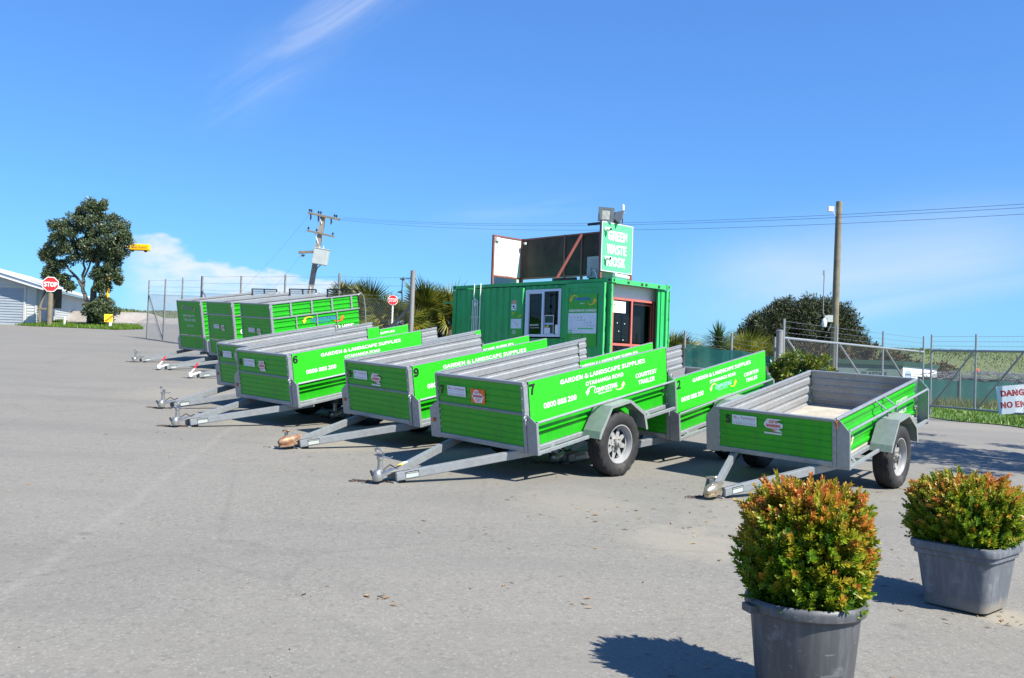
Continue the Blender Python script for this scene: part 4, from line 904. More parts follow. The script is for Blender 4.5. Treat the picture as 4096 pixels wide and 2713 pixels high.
def corr(m, x0, x1, z0, z1, y, sgn, d=.036):
    per = .272; n = max(1, int(round(abs(x1 - x0) / per))); st = (x1 - x0) / n; pts = []
    for i in range(n):
        a = x0 + st * i; pts += [(a, 0), (a + st * .30, 0), (a + st * .42, -d), (a + st * .72, -d), (a + st * .86, 0)]
    pts.append((x1, 0)); vs = [(x, y + sgn * q, z) for x, q in pts for z in (z0, z1)]
    m.add(vs, [(2 * i, 2 * i + 2, 2 * i + 3, 2 * i + 1) for i in range(len(pts) - 1)])
corr(m, XL + .16, -2.99, .16, TOP - .12, .02, -1); corr(m, -1.66, -.16, .16, TOP - .12, .02, -1)
corr(m, -2.99, -1.66, TOP - .215, TOP - .12, .02, -1); corr(m, -2.99, -1.66, .16, TOP - 1.53, .02, -1)
kp('side_wall', m, 'kiosk', smooth=False, fix=False)
m = MB(); corr(m, XL + .16, -.16, .16, TOP - .12, 2.41, 1); kp('side_wall', m, 'kiosk', fix=False)
kp('rear_wall', MB().b2((XL + .02, .1, .16), (XL + .04, 2.34, TOP - .12)), 'kiosk')
m = MB(); m.b2((XL + .1, .06, TOP - .03), (-.1, 2.38, TOP - .012))
for i in range(21): m.b2((XL + .2 + i * .275, .14, TOP - .012), (XL + .33 + i * .275, 2.30, TOP + .006))
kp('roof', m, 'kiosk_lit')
m = MB()
for (a, b) in (((XL + .1, 0, TOP - .10), (-.1, .06, TOP - .012)), ((XL + .1, 2.378, TOP - .10), (-.1, 2.438, TOP - .012)), ((XL + .1, 0, .02), (-.1, .06, .155)), ((XL + .1, 2.378, .02), (-.1, 2.438, .155)), ((XL, .1, TOP - .10), (XL + .06, 2.34, TOP - .012)), ((XL, .1, .02), (XL + .06, 2.34, .155))): m.b2(a, b)
kp('side_rail', m, 'kiosk')
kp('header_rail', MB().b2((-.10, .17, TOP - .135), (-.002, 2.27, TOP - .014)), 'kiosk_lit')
m = MB()
for i, t_ in enumerate((.62, 1.18, 1.36, 1.90)): m.b2((-.001, t_, TOP - .10 - .01 * (i % 2)), (.012, t_ + .07, TOP - .05))
kp('lock_brackets', m, 'dark_steel', kd='stuff')
for x, y in ((-.075, .075), (-.075, 2.363), (XL + .075, .075), (XL + .075, 2.363)):
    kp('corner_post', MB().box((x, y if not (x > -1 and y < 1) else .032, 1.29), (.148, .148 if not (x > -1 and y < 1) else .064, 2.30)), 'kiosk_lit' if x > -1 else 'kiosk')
    for z in (.06, TOP - .06):
        c = MB(); c.box((x, y, z), (.178, .162, .118)); sx = .0895 if x > -1 else -.0895
        c.ext([(x + sx, y + .03 * math.cos(a), z + .042 * math.sin(a)) for a in lin(0, 2 * math.pi * 11 / 12, 11)], (1 if sx > 0 else -1, 0, 0), .002, 1)
        sy_ = -.0815 if y < 1 else .0815; c.ext([(x + .042 * math.cos(a), y + sy_, z + .03 * math.sin(a)) for a in lin(0, 2 * math.pi * 11 / 12, 11)], (0, -1 if sy_ < 0 else 1, 0), .002, 1)
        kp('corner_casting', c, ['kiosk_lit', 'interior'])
kp('interior', MB().add([(-5.9, .14, .2), (-.62, .14, .2), (-.62, 2.3, .2), (-5.9, 2.3, .2)], [(0, 1, 2, 3)]).b2((-5.9, 2.28, .2), (-.62, 2.30, 2.4)).b2((-5.92, .14, .2), (-5.9, 2.3, 2.4)).b2((-5.9, .12, 2.38), (-.62, 2.3, 2.4)).b2((-5.9, .095, .2), (-3.0, .11, 2.4)).b2((-1.65, .095, .2), (-.35, .11, 2.4)).b2((-2.9, .2, .2), (-1.7, .7, 1.15)), 'interior')
# service window
z0, z1 = TOP - 1.49, TOP - .225
wf = kp('window', MB().b2((-2.985, -.035, z0 - .01), (-2.90, .05, z1)).b2((-1.76, -.035, z0), (-1.675, .05, z1)).b2((-2.90, -.035, z1 - .06), (-1.76, .05, z1)).b2((-2.90, -.035, z0), (-1.76, .05, z0 + .065)).b2((-2.36, -.040, z0 + .065), (-2.29, .045, z1 - .06)).b2((-2.90, -.028, z1 - .11), (-2.36, .03, z1 - .061)).b2((-2.90, -.028, z0 + .066), (-2.86, .03, z1 - .11)), 'alu')
kp('pane', MB().b2((-2.90, .012, z0 + .06), (-2.32, .018, z1 - .06)), 'glass', parent=wf); kp('pane', MB().b2((-2.30, -.006, z0 + .06), (-1.76, .000, z1 - .06)), 'glass', parent=wf)
m = MB(); put_text(m, 'BACK SHORTLY', (-2.79, -.030, z0 + .29), (1, 0, 0), (0, 0, 1), .34, .045, 0); put_text(m, 'Serving in retail area', (-2.79, -.030, z0 + .22), (1, 0, 0), (0, 0, 1), .35, .035, 0, .004)
kp('lettering', m, 'white', fix=False)
m = MB(); quad(m, (-2.27, -.012, z0 + .07), (1, 0, 0), (0, 0, 1), .34, .50, 0); quad(m, (-2.255, -.013, z0 + .085), (1, 0, 0), (0, 0, 1), .31, .47, 1); quad(m, (-2.25, -.014, z0 + .32), (1, 0, 0), (0, 0, 1), .30, .05, 2); m.add([(-2.24, -.0145, z0 + .25), (-2.10, -.0145, z0 + .33), (-2.12, -.0145, z0 + .25)], [(0, 1, 2)], 3); quad(m, (-2.27, -.016, z0 + .07), (1, 0, 0), (0, 0, 1), .22, .17, 4)
kp('window_poster', m, ['white', 'fascia_green', 'pale_blue', 'logo_orange', 'poster_pale'], fix=False)
kp('window_notice', quad(MB(), (-1.87, -.012, z0 + .075), (1, 0, 0), (0, 0, 1), .09, .24), 'white', fix=False)
# cupboard on the side wall with its small notices
kp('side_cupboard', MB().b2((-3.53, -.055, TOP - 1.50), (-3.05, .0, TOP - .17)), 'kiosk')
kp('cupboard_edge', MB().b2((-3.048, -.09, TOP - .95), (-3.040, -.002, TOP - .17)), 'kiosk_lit')
m = MB(); Y = -.0565; U = (1, 0, 0); V = (0, 0, 1)
quad(m, (-3.50, Y, TOP - .77), U, V, .19, .27, 0); quad(m, (-3.50, Y - .001, TOP - .60), U, V, .19, .10, 1); m.add([(-3.46, Y - .001, TOP - .66), (-3.40, Y - .001, TOP - .63), (-3.38, Y - .001, TOP - .68), (-3.44, Y - .001, TOP - .70)], [(0, 1, 2, 3)], 2); quad(m, (-3.40, Y - .001, TOP - .73), U, V, .06, .03, 2)
quad(m, (-3.50, Y, TOP - .98), U, V, .40, .17, 3); arrow(m, (-3.47, Y - .001, TOP - .90), U, V, .12, .08, False, 4); arrow(m, (-3.25, Y - .001, TOP - .96), U, V, .12, .08, True, 4)
quad(m, (-3.50, Y, TOP - 1.27), U, V, .40, .26, 5)
for i in range(14): quad(m, (-3.45 + .028 * (i % 4) + .06 * (i // 4), Y - .001, TOP - 1.08 - .03 * (i // 3)), U, V, .02, .012, 6)
quad(m, (-3.50, Y, TOP - 1.47), U, V, .40, .19, 3)
for i in range(5): quad(m, (-3.44, Y - .001, TOP - 1.33 - .022 * i), U, V, .16 - .02 * (i % 3), .008, 5)
kp('notices', m, ['sticker_white', 'pink_sticker', 'black', 'poster_green', 'logo_orange', 'poster_pale', 'grey'], fix=False)
# container door folded back along the side, carrying the price board
dz0, dz1 = .08, TOP - .125
dr = kp('door', MB().b2((-1.425, -.115, dz0), (-.140, -.065, dz1)).b2((-1.425, -.135, dz0), (-1.32, -.115, dz1)).b2((-.30, -.135, dz0), (-.140, -.115, dz1)).b2((-1.32, -.135, dz1 - .11), (-.30, -.115, dz1)).b2((-1.32, -.135, dz0), (-.30, -.115, .16)).b2((-1.32, -.135, TOP - .40), (-.30, -.115, TOP - .375)), 'kiosk')
kp('door_edge', MB().b2((-.138, -.135, dz0), (-.118, -.065, dz1)), 'kiosk_lit', parent=dr)
m = MB(); Y = -.1375
quad(m, (-1.31, Y, TOP - 1.73), U, V, .97, 1.33, 0); e_ = lambda x, z, k=1: (x, Y - .0012 * k, TOP + z)
arrow(m, e_(-1.26, -.60), U, V, .26, .18, False, 1); arrow(m, e_(-.66, -.69), U, V, .28, .18, True, 1); put_text(m, 'COMPOSTING', e_(-1.08, -.565, 2), U, V, .50, .07, 2, .03); put_text(m, 'KAPITI', e_(-.90, -.66), U, V, .14, .03, 3)
put_text(m, 'GREENWASTE CHARGES', e_(-1.285, -.855), U, V, .93, .065, 3, .02)
quad(m, e_(-1.30, -1.405), U, V, .95, .52, 4)
for i in range(8): quad(m, e_(-1.28 + (0 if i == 0 else .17 + .11 * (i - 1)), -.945, 2), U, V, .15 if i == 0 else .09, .038, 5)
for r_ in range(5):
    put_text(m, 'car' if r_ == 0 else 'van', e_(-1.21, -1.01 - .068 * r_, 2), U, V, .045, .022, 6, 0)
    for c_ in range(3 if r_ < 4 else 1):
        x = -1.09 + .105 * (c_ + (0, 1, 3, 4, 0)[r_]); quad(m, e_(x, -1.01 - .068 * r_, 2), U, V, .055, .012, 6)
        if c_: quad(m, e_(x + .012, -1.0 - .068 * r_, 2), U, V, .03, .018, 7 if c_ == 1 and r_ < 2 else 6)
quad(m, e_(-.97, -1.30, 2), U, V, .52, .036, 8)
for r_ in range(2):
    quad(m, e_(-1.29, -1.345 - .052 * r_, 2), U, V, .15, .032, 8)
    for c_ in range(3): quad(m, e_(-1.10 + .11 * c_ + .1 * r_, -1.34 - .052 * r_, 2), U, V, .06, .006, 6)
for r_ in range(6): put_text(m, ('Garden waste per load', 'Small trailer', 'Medium trailer', 'Large trailer', 'Truck per tonne', 'EFTPOS available')[r_], e_(-1.20, -1.475 - .042 * r_), U, V, .34, .018, 4, 0); put_text(m, '$%d.00' % (5 + 7 * r_), e_(-.75, -1.475 - .042 * r_), U, V, .09, .018, 4, 0)
kp('price_board', m, ['poster_green', 'logo_orange', 'blue', 'white', 'poster_pale', 'sticker_white', 'grey', 'red', 'sign_green'], fix=False)
m = MB(); m.tube([(.025, -.03, .10), (.025, -.03, TOP - .16)], .017, 8)
for z in (.4, .95, 1.45, 1.95, 2.3): m.box((.028, -.03, z), (.05, .06, .07))
kp('lock_bar', m, 'kiosk_lit')
kp('flat_panel', MB().b2((-1.655, -.022, TOP - 1.52), (-1.43, -.002, TOP - .18)).b2((-1.665, -.03, TOP - 1.53), (-1.655, -.0, TOP - .17)).b2((-1.655, -.03, TOP - .18), (-1.43, -.0, TOP - .17)), 'kiosk')
# glazed end
FXE = .006
kp('end_lining', MB().b2((FXE - .004, -.34, TOP - .475), (FXE, 1.975, TOP - .136)).b2((FXE - .03, 1.80, .16), (FXE, 1.975, TOP - .476)).b2((FXE - .004, .0, .16), (FXE, 1.80, .40)), 'kiosk_white')
kp('end_strip', MB().b2((FXE, 1.80, .16), (FXE + .012, 1.90, TOP - .57)), 'white')
fr = MB(); fz0, fz1 = .42, TOP - .48
for a, b in (((FXE, .0, fz1 - .05), (FXE + .05, 1.79, fz1)), ((FXE, .0, fz0), (FXE + .05, 1.79, fz0 + .06)), ((FXE, 1.71, fz0 + .06), (FXE + .05, 1.79, fz1 - .05)), ((FXE, .0, fz0 + .06), (FXE + .05, .05, fz1 - .05)), ((FXE, .76, fz0 + .06), (FXE + .05, .82, fz1 - .05)), ((FXE - .0, .05, TOP - 1.70), (FXE + .045, .76, TOP - 1.64)), ((FXE - .005, .82, TOP - 1.70), (FXE + .045, 1.71, TOP - 1.64)), ((FXE - .03, 1.62, TOP - 1.64), (FXE + .02, 1.66, fz1 - .10)), ((FXE - .03, .83, fz1 - .13), (FXE - .005, 1.70, fz1 - .055))): fr.b2(a, b)
gf = kp('glazed_door', fr, 'redpaint')
for y0_, y1_, za, zb in ((.05, .76, TOP - 1.64, fz1 - .05), (.82, 1.71, TOP - 1.64, fz1 - .05), (.05, .76, fz0 + .06, TOP - 1.70), (.82, 1.71, fz0 + .06, TOP - 1.70)): kp('pane', MB().add([(FXE + .012, y0_, za), (FXE + .012, y1_, za), (FXE + .012, y1_, zb), (FXE + .012, y0_, zb)], [(0, 1, 2, 3)]), 'glass', parent=gf, fix=False)
kp('end_backing', MB().b2((-.26, .15, .2), (-.25, 1.8, 2.2)), 'interior')  # black sheet behind the glass in place of the dim room
m = MB(); n_ = 14; quad(m, (FXE + .052, .02, TOP - .86), (0, 1, 0), V, .50, .29, 0); m.add([(FXE + .053, .07 + .03 * math.cos(a), TOP - .66 + .03 * math.sin(a)) for a in lin(0, 5.8, 11)], [tuple(range(12))], 1)
put_text(m, 'Closed', (FXE + .053, .20, TOP - .66), (0, 1, 0), V, .17, .03, 2, 0); put_text(m, 'Thank you', (FXE + .053, .14, TOP - .74), (0, 1, 0), V, .26, .045, 2, 0); put_text(m, 'for your patience', (FXE + .053, .07, TOP - .82), (0, 1, 0), V, .40, .04, 2, 0)
kp('door_notice', m, ['white', 'green', 'sticker_torn'], fix=False)
m = MB()
for y_, z_ in ((.55, -1.13), (.32, -1.33), (.05 + .2, -1.12), (.5, -1.55)): m.lathe([(0, .001), (0, .014), (.004, .012), (.004, .001)], o=(FXE + .013, y_, TOP + z_), axis='X', n=8)
kp('door_bolts', m, 'white', kd='stuff')
for o_ in kio.children:
    if o_.name.split('.')[0] in ('end_lining', 'end_strip', 'glazed_door', 'end_backing', 'door_notice', 'door_bolts'): o_.location = (-.306, .36, .02)
kp('recess_side', MB().b2((-.31, .07, .2), (-.15, .09, TOP - .14)), 'kiosk')
kp('far_door', MB().b2((-.12, 2.0, .1), (-.07, 2.10, TOP - .14)).b2((-.15, 2.10, .1), (-.11, 2.13, TOP - .14)).b2((-.12, 2.13, .1), (-.06, 2.285, TOP - .14)), 'kiosk', 'dark green door folded in the recess')
m = MB(); m.tube([(.015, 2.40, .12), (.015, 2.40, TOP - .16)], .016, 8)
for z in (.6, 1.1, 1.7, 2.2): m.box((.015, 2.40, z), (.04, .05, .06))
kp('lock_bar', m, 'kiosk_lit')
m = MB()
m.tube([(-4.82, -.03, TOP + .03), (-4.82, -.03, .3)], .016, 8); m.tube([(-5.09, -.03, TOP + .02), (-5.09, -.03, TOP - .38), (-5.00, -.03, TOP - .44), (-4.93, -.03, TOP - .48), (-4.93, -.03, .3)], .014, 8)
for x_ in (-5.14, -5.07, -5.0): m.tube([(-5.02, -.03, TOP - .42), (x_, -.03, TOP - .45), (x_, -.03, .3)], .012, 8)
m.b2((-5.06, -.06, TOP - .62), (-4.98, -.01, TOP - .52)); m.b2((-5.2, -.045, TOP - .95), (-4.86, -.012, TOP - .935))
kp('conduit', m, 'pipe_white', smooth=True)
kp('side_bracket', MB().b2((XL - .45, .03, TOP - .52), (XL, .07, TOP - .47)), 'kiosk')

# roof sign boards
hd = kthing('roof_hoarding', 'dark stained back of a long sign board with red-brown frame on the kiosk roof', 'sign board', (0, 1.25, TOP))
def hp(name, m, mats, lab=None, parent=None, **k):
    o = obj(name, m.mesh(name, mats, **k), parent)
    if lab: o['label'] = lab
    return o
seg = [(4.43, 3.604), (3.60, 2.774), (2.77, 2.134), (2.13, 1.334), (1.33, .45)]
for a, b in seg: hp('panel', MB().b2((-a + .0, -.012, .27), (-b, .012, 1.37)), 'hoard_dark', parent=hd)
hp('frame', MB().b2((-4.46, -.03, 1.371), (-.42, .03, 1.415)).b2((-4.46, -.03, .225), (-.42, .03, .269)), 'redbrown', parent=hd)
for x in (4.46, 2.765, 2.13, .42): hp('post', MB().b2((-x - .028, -.034, .0), (-x + .028, .034, 1.42)), 'redbrown', parent=hd)
hp('brace', MB().bar((-2.03, -1.12, .03), (-2.13, -.04, 1.38), .05, .05), 'redbrown', parent=hd)
hp('sensor', MB().lathe([(-.03, .001), (-.03, .04), (.03, .05), (.04, .001)], o=(-4.3, -.06, 1.27), axis='Z', n=10), 'pipe_white', parent=hd, smooth=True)
hp('cable', MB().tube([(-4.3, -.05, 1.2), (-4.28, -.05, .8), (-4.26, -.05, .3)], .008, 5), 'dark_steel', parent=hd)
wb = kthing('white_sign_board', 'white blank board in a red-brown frame at the left end of the kiosk roof', 'sign board', (4.5, .7, TOP))
hp('panel', MB().b2((-.012, -.56, .27), (.012, .50, 1.37)), 'hoard_white', parent=wb)
hp('frame', MB().b2((-.03, -.56, 1.371), (.03, .50, 1.415)).b2((-.03, -.56, .225), (.03, .50, .269)).b2((-.03, -.615, .0), (.03, -.561, 1.415)).b2((-.03, .501, .0), (.03, .513, 1.415)), 'redbrown', parent=wb)
hp('junction_box', MB().b2((.013, -.53, 1.25), (.07, -.40, 1.35)), 'pipe_white', parent=wb)
hp('cable', MB().tube([(.03, -.47, 1.25), (.03, -.44, .9), (.03, -.3, .5), (.03, -.05, .30), (.03, .3, .25)], .005, 5).tube([(.03, -.48, 1.25), (.03, -.46, .8), (.03, -.3, .26)], .005, 5), 'grey', parent=wb)
gs = kthing('kiosk_sign', 'light green square sign reading GREEN WASTE KIOSK above the kiosk corner', 'sign', (.35, .58, TOP))
hp('board', MB().b2((-.012, -.60, .20), (.010, .605, 1.42)), 'sign_green', parent=gs)
hp('border', MB().b2((-.013, -.615, .185), (.013, -.601, 1.435)).b2((-.013, .606, .185), (.013, .62, 1.435)).b2((-.013, -.601, .185), (.013, .606, .199)).b2((-.013, -.601, 1.421), (.013, .606, 1.435)), 'white', parent=gs)
for tx, y_, z_, w_ in (('GREEN', -.37, .985, .75), ('WASTE', -.41, .64, .79), ('KIOSK', -.40, .325, .74)): hp('lettering', put_text(MB(), tx, (.0125, y_, z_), (0, 1, 0), V, w_, .25, 0, .022), 'white', parent=gs, fix=False)
for y_ in (-.58, .56): hp('post', MB().b2((-.075, y_ - .03, .0), (-.015, y_ + .03, 1.43)), 'redbrown', parent=gs)
hp('bracket', MB().b2((-.5, -.60, 1.36), (-.016, -.55, 1.42)), 'dark_steel', parent=gs)
for i, (y_, z_, lab) in enumerate(((.10, 1.245, 'white dome camera on the upper left of the kiosk sign'), (.12, .515, 'white dome camera on the lower left of the kiosk sign'))):
    c = kthing('security_camera', lab, 'camera', (.338, y_, TOP + z_), 'security cameras on the kiosk sign')
    hp('bracket', MB().lathe([(0, .001), (0, .055), (.04, .055), (.045, .001)], axis='X', n=14), 'white_cast', parent=c, smooth=True)
    hp('dome', MB().lathe([(-.05, .001), (-.045, .03), (-.02, .052), (.02, .052), (.045, .03), (.05, .001)], o=(.09, .02, -.01), axis='X', n=14), 'white_cast', parent=c, smooth=True)
    hp('lens', MB().lathe([(.0, .001), (0, .034), (.02, .032), (.022, .001)], o=(.135, .03, -.012), axis='X', n=12), 'black', parent=c)
def floodlight(lab, y_, z_, rz, ry):
    c = kthing('floodlight', lab, 'floodlight', (.37, y_, TOP + 1.42), 'floodlights above the kiosk sign')
    rot = Matrix.Rotation(rz, 4, 'Z') @ Matrix.Rotation(ry, 4, 'Y'); tr = Matrix.Translation((0, 0, z_))
    def q(name, m, mt, **k): o = obj(name, m.mesh(name, mt, **k), c, mtx=tr @ rot); return o
    q('housing', MB().add([(-.14, -.12, -.10), (-.14, .12, -.10), (-.14, .12, .08), (-.14, -.12, .08), (.02, -.20, -.17), (.02, .20, -.17), (.02, .20, .17), (.02, -.20, .17)], [(0, 1, 2, 3), (4, 5, 6, 7), (0, 1, 5, 4), (1, 2, 6, 5), (2, 3, 7, 6), (3, 0, 4, 7)]).lathe([(-.17, .001), (-.17, .09), (-.13, .11)], o=(0, 0, -.02), axis='X', n=14), 'lamp_grey')
    q('bezel', MB().b2((.021, -.21, .12), (.045, .21, .18)).b2((.021, -.21, -.18), (.045, .21, -.12)).b2((.021, -.21, -.12), (.045, -.11, .12)).b2((.021, .11, -.12), (.045, .21, .12)), 'lamp_grey')
    q('lens', MB().b2((.022, -.11, -.12), (.034, .11, .12)), 'lens')
    obj('bracket', MB().bar((-.02, -.22, z_), (-.02, -.22, .06), .02, .03).bar((-.02, .22, z_), (-.02, .22, .06), .02, .03).bar((-.02, -.22, .06), (-.02, .22, .06), .03, .02).bar((-.02, 0, .06), (-.02, 0, -.01), .03, .03).mesh('bracket', 'lamp_grey'), c)
floodlight('left floodlight above the kiosk sign, facing the yard', .12, .20, R(-28), R(8)); floodlight('right floodlight above the kiosk sign, turned sideways', .60, .19, R(62), R(18))
an = kthing('antenna', 'short white antenna on a thin pole behind the right floodlight', 'antenna', (.40, .84, TOP + .9)); hp('pole', MB().tube([(0, 0, 0), (0, 0, .9)], .012, 6), 'wire', parent=an); hp('radome', MB().lathe([(0, .001), (0, .035), (.17, .037), (.21, .025), (.225, .001)], o=(0, 0, .86), axis='Z', n=12), 'white_cast', parent=an, smooth=True)
ac = kthing('air_conditioner', 'grey air conditioner unit on the kiosk roof against the sign post', 'air conditioner', (.88, .35, TOP + .005))
hp('casing', MB().b2((-.22, -.05, .05), (.22, .62, .60)), 'plastic_grey', parent=ac); hp('feet', MB().b2((-.2, 0, 0), (-.15, .58, .049)).b2((.15, 0, 0), (.2, .58, .049)), 'dark_steel', parent=ac)
m = MB()
for k in range(9): m.b2((-.10, -.058, .14 + .045 * k), (.16, -.051, .155 + .045 * k))
hp('grille', m, 'garage', parent=ac); hp('valve_cover', MB().b2((-.19, -.09, .10), (-.06, -.051, .30)), 'plastic_grey', parent=ac); hp('hose', MB().tube([(-.02, -.07, .22), (.08, -.10, .24), (.14, -.10, .12), (.16, -.08, .02)], .018, 8), 'pipe_white', parent=ac, smooth=True)
ru = kthing('roof_unit', 'white air conditioner unit low on the far left of the kiosk roof', 'air conditioner', (5.1, 1.3, TOP + .005)); hp('casing', MB().b2((-.42, -.18, .04), (.42, .18, .34)), 'plastic_grey', parent=ru); hp('feet', MB().b2((-.38, -.16, 0), (-.32, .16, .039)).b2((.32, -.16, 0), (.38, .16, .039)), 'dark_steel', parent=ru)
vt = kthing('roof_pipe', 'short white pipe lying on the kiosk roof corner under the sign', 'pipe', (.08, .45, TOP + .055)); hp('pipe', MB().tube([(0, -.28, .02), (0, .28, .0)], .05, 12), 'pipe_white', parent=vt, smooth=True)
bm_ = kthing('roof_beam', 'dark weathered beam on the kiosk roof edge under the diagonal brace', 'beam', (1.6, .16, TOP + .003)); hp('beam', MB().b2((-.55, -.05, 0), (.25, .05, .07)), 'timber_dark', parent=bm_)

# ------------------------------------------------------------------ fences
def chainlink(A, B, za, zb, h, pitch=.062, r=.0030):
    """woven wire as crossing straight strands between two posts (A, B ground points; za, zb lower height)"""
    A, B = Vector((A[0], A[1], 0)), Vector((B[0], B[1], 0)); L = (B - A).length; d = (B - A) / L; m = MB(); nrm = Vector((-d.y, d.x, 0))
    def pt(s_, z): return A + d * s_ + Vector((0, 0, za + (zb - za) * s_ / L + z))
    k = -h
    st = pitch * 1.414
    for sgn in (1, -1):
        k = -h
        while k < L:
            s0, z0_, s1, z1_ = k, 0., k + h, h
            if s0 < 0: z0_ = -s0; s0 = 0
            if s1 > L: z1_ = h - (s1 - L); s1 = L
            if z1_ > z0_:
                a, b = (z0_, z1_) if sgn > 0 else (h - z0_, h - z1_)
                p, q = pt(s0, a) + nrm * r * sgn, pt(s1, b) + nrm * r * sgn; e = Vector((0, 0, r * 1.2)); w_ = nrm * r
                m.add([p - e, p + w_, p + e * .5 - w_, q - e, q + w_, q + e * .5 - w_], [(0, 1, 4, 3), (1, 2, 5, 4), (2, 0, 3, 5)])
            k += st
    return m
def barbed(m, pts, r=.003):
    m.tube(pts, r, 4)
    for a, b in zip(pts, pts[1:]):
        a, b = Vector(a), Vector(b); n = max(1, int((b - a).length / .15))
        for i in range(n):
            p = a.lerp(b, (i + .5) / n); m.bar(p + Vector((0, .0, -.018)), p + Vector((.006, .006, .018)), .004)
def fence(name, label, pts, h, htop, wires, post_r=.03, mesh=True, thick=(), braces=(), pitch=.062, postmat='galv_dull', group=None):
    p0 = Vector((pts[0][0], pts[0][1], gz(*pts[0][:2]))); t = thing(name, label, 'fence', p0)
    for i, (x, y) in enumerate([p[:2] for p in pts]):
        g_ = gz(x, y); r = post_r * (2.2 if i in thick else 1)
        ht = htop if not isinstance(htop, list) else htop[i]
        obj('post', MB().tube([Vector((x, y, g_)) - p0, Vector((x, y, g_ + ht)) - p0], r, 10).mesh('post', postmat, True), t)
    m = MB(); bw = MB()
    for i in range(len(pts) - 1):
        (x0, y0), (x1, y1) = pts[i][:2], pts[i + 1][:2]; z0_, z1_ = gz(x0, y0), gz(x1, y1)
        if mesh:
            c = chainlink((x0, y0), (x1, y1), z0_ + .03, z1_ + .03, h, pitch); m.add([Vector(q) - p0 for q in c.v], c.f)
        m.tube([Vector((x0, y0, z0_ + h + .03)) - p0, Vector((x1, y1, z1_ + h + .03)) - p0], .004, 4)
        for k in wires: barbed(bw, [Vector((x0, y0, z0_ + k)) - p0, Vector(((x0 + x1) / 2, (y0 + y1) / 2, (z0_ + z1_) / 2 + k - .02)) - p0, Vector((x1, y1, z1_ + k)) - p0])
    obj('chain_link_mesh', m.mesh('chain_link_mesh', 'wire', fix=False), t, kind='stuff'); obj('barbed_wire', bw.mesh('barbed_wire', 'wire', fix=False), t, kind='stuff')
    for (a, b, za, zb, r) in braces: obj('brace', MB().tube([Vector((a[0], a[1], gz(*a) + za)) - p0, Vector((b[0], b[1], gz(*b) + zb)) - p0], r, 8).mesh('brace', postmat, True), t)
    return t
FL = [(-14.78, 37.3), (-13.55, 35.8), (-12.36, 34.36), (-11.16, 32.9)]
fence('security_fence', 'short return of chain link fence on the left beside the gravel mounds', FL, 1.75, [2.35, 2.4, 2.45, 2.5], (1.9, 2.1, 2.35), braces=((FL[0], FL[1], 1.8, .05, .025),))
FR = [(-11.16, 32.9), (-9.1, 30.7), (-7.083, 28.5), (-4.993, 26.3), (-2.65, 24.1)]
FR2 = [(-11.12, 32.86)] + FR[1:]
fence('security_fence', 'long chain link fence with barbed wire running behind the tall trailers to the kiosk', FR2, 1.85, [2.5, 2.5, 2.54, 2.58, 2.66], (2.0, 2.25, 2.48), thick=(4,), braces=((FR[4], (-4.2, 25.55), 1.75, .2, .045), (FR2[0], (-10.1, 31.8), 2.0, .9, .022)))
sb_ = thing('siren', 'small pair of horn speakers on top of the thick fence post', 'siren', (-2.95, 24.3, gz(-2.65, 24.1) + 2.35))
obj('horn', MB().lathe([(-.06, .02), (0, .03), (.05, .055), (.055, .001)], axis='X', n=12).mesh('horn', 'lamp_grey', True), sb_, (0, 0, .1)); obj('horn', MB().lathe([(-.06, .02), (0, .03), (.05, .055), (.055, .001)], axis='X', n=12).mesh('horn', 'lamp_grey', True), sb_, (-.05, 0, -.25)); obj('bracket', MB().tube([(.30, -.2, .1), (0, 0, .1), (.0, 0, -.25), (.02, 0, -.65)], .015, 6).mesh('bracket', 'wire', True), sb_)
fence('cloth_fence', 'green windbreak cloth fence between the kiosk and the thick gate post', [(4.38, 23.35), (5.45, 22.85), (6.38, 22.35)], 1.10, [1.47, 1.55, 1.6], (1.2, 1.32, 1.42), mesh=True, braces=(((4.40, 23.35), (4.95, 23.07), 1.05, .2, .02),))
def cloth(parent, pts, z0_, h, sag=.02):
    p0 = Vector(parent.location); m = MB(); cols_ = []
    for (x0, y0), (x1, y1) in zip(pts, pts[1:]):
        n = 14
        for i in range(n + 1):
            t_ = i / n; x, y = x0 + (x1 - x0) * t_, y0 + (y1 - y0) * t_; b = .005 * math.sin(i * 1.9) ; cols_.append((x + b, y + b, gz(x, y) + z0_, gz(x, y) + z0_ + h + .03 * math.sin(i * .9)))
    vs = []; 
    for x, y, a, b in cols_: vs += [Vector((x, y, a)) - p0, Vector((x, y, b)) - p0]
    m.add(vs, [(2 * i, 2 * i + 2, 2 * i + 3, 2 * i + 1) for i in range(len(cols_) - 1)]); return obj('cloth', m.mesh('cloth', 'cloth', fix=False), parent)
cf = [o for o in bpy.data.objects if o.name.startswith('cloth_fence')][0]; cloth(cf, [(4.40, 23.30), (6.36, 22.30)], .05, 1.07)
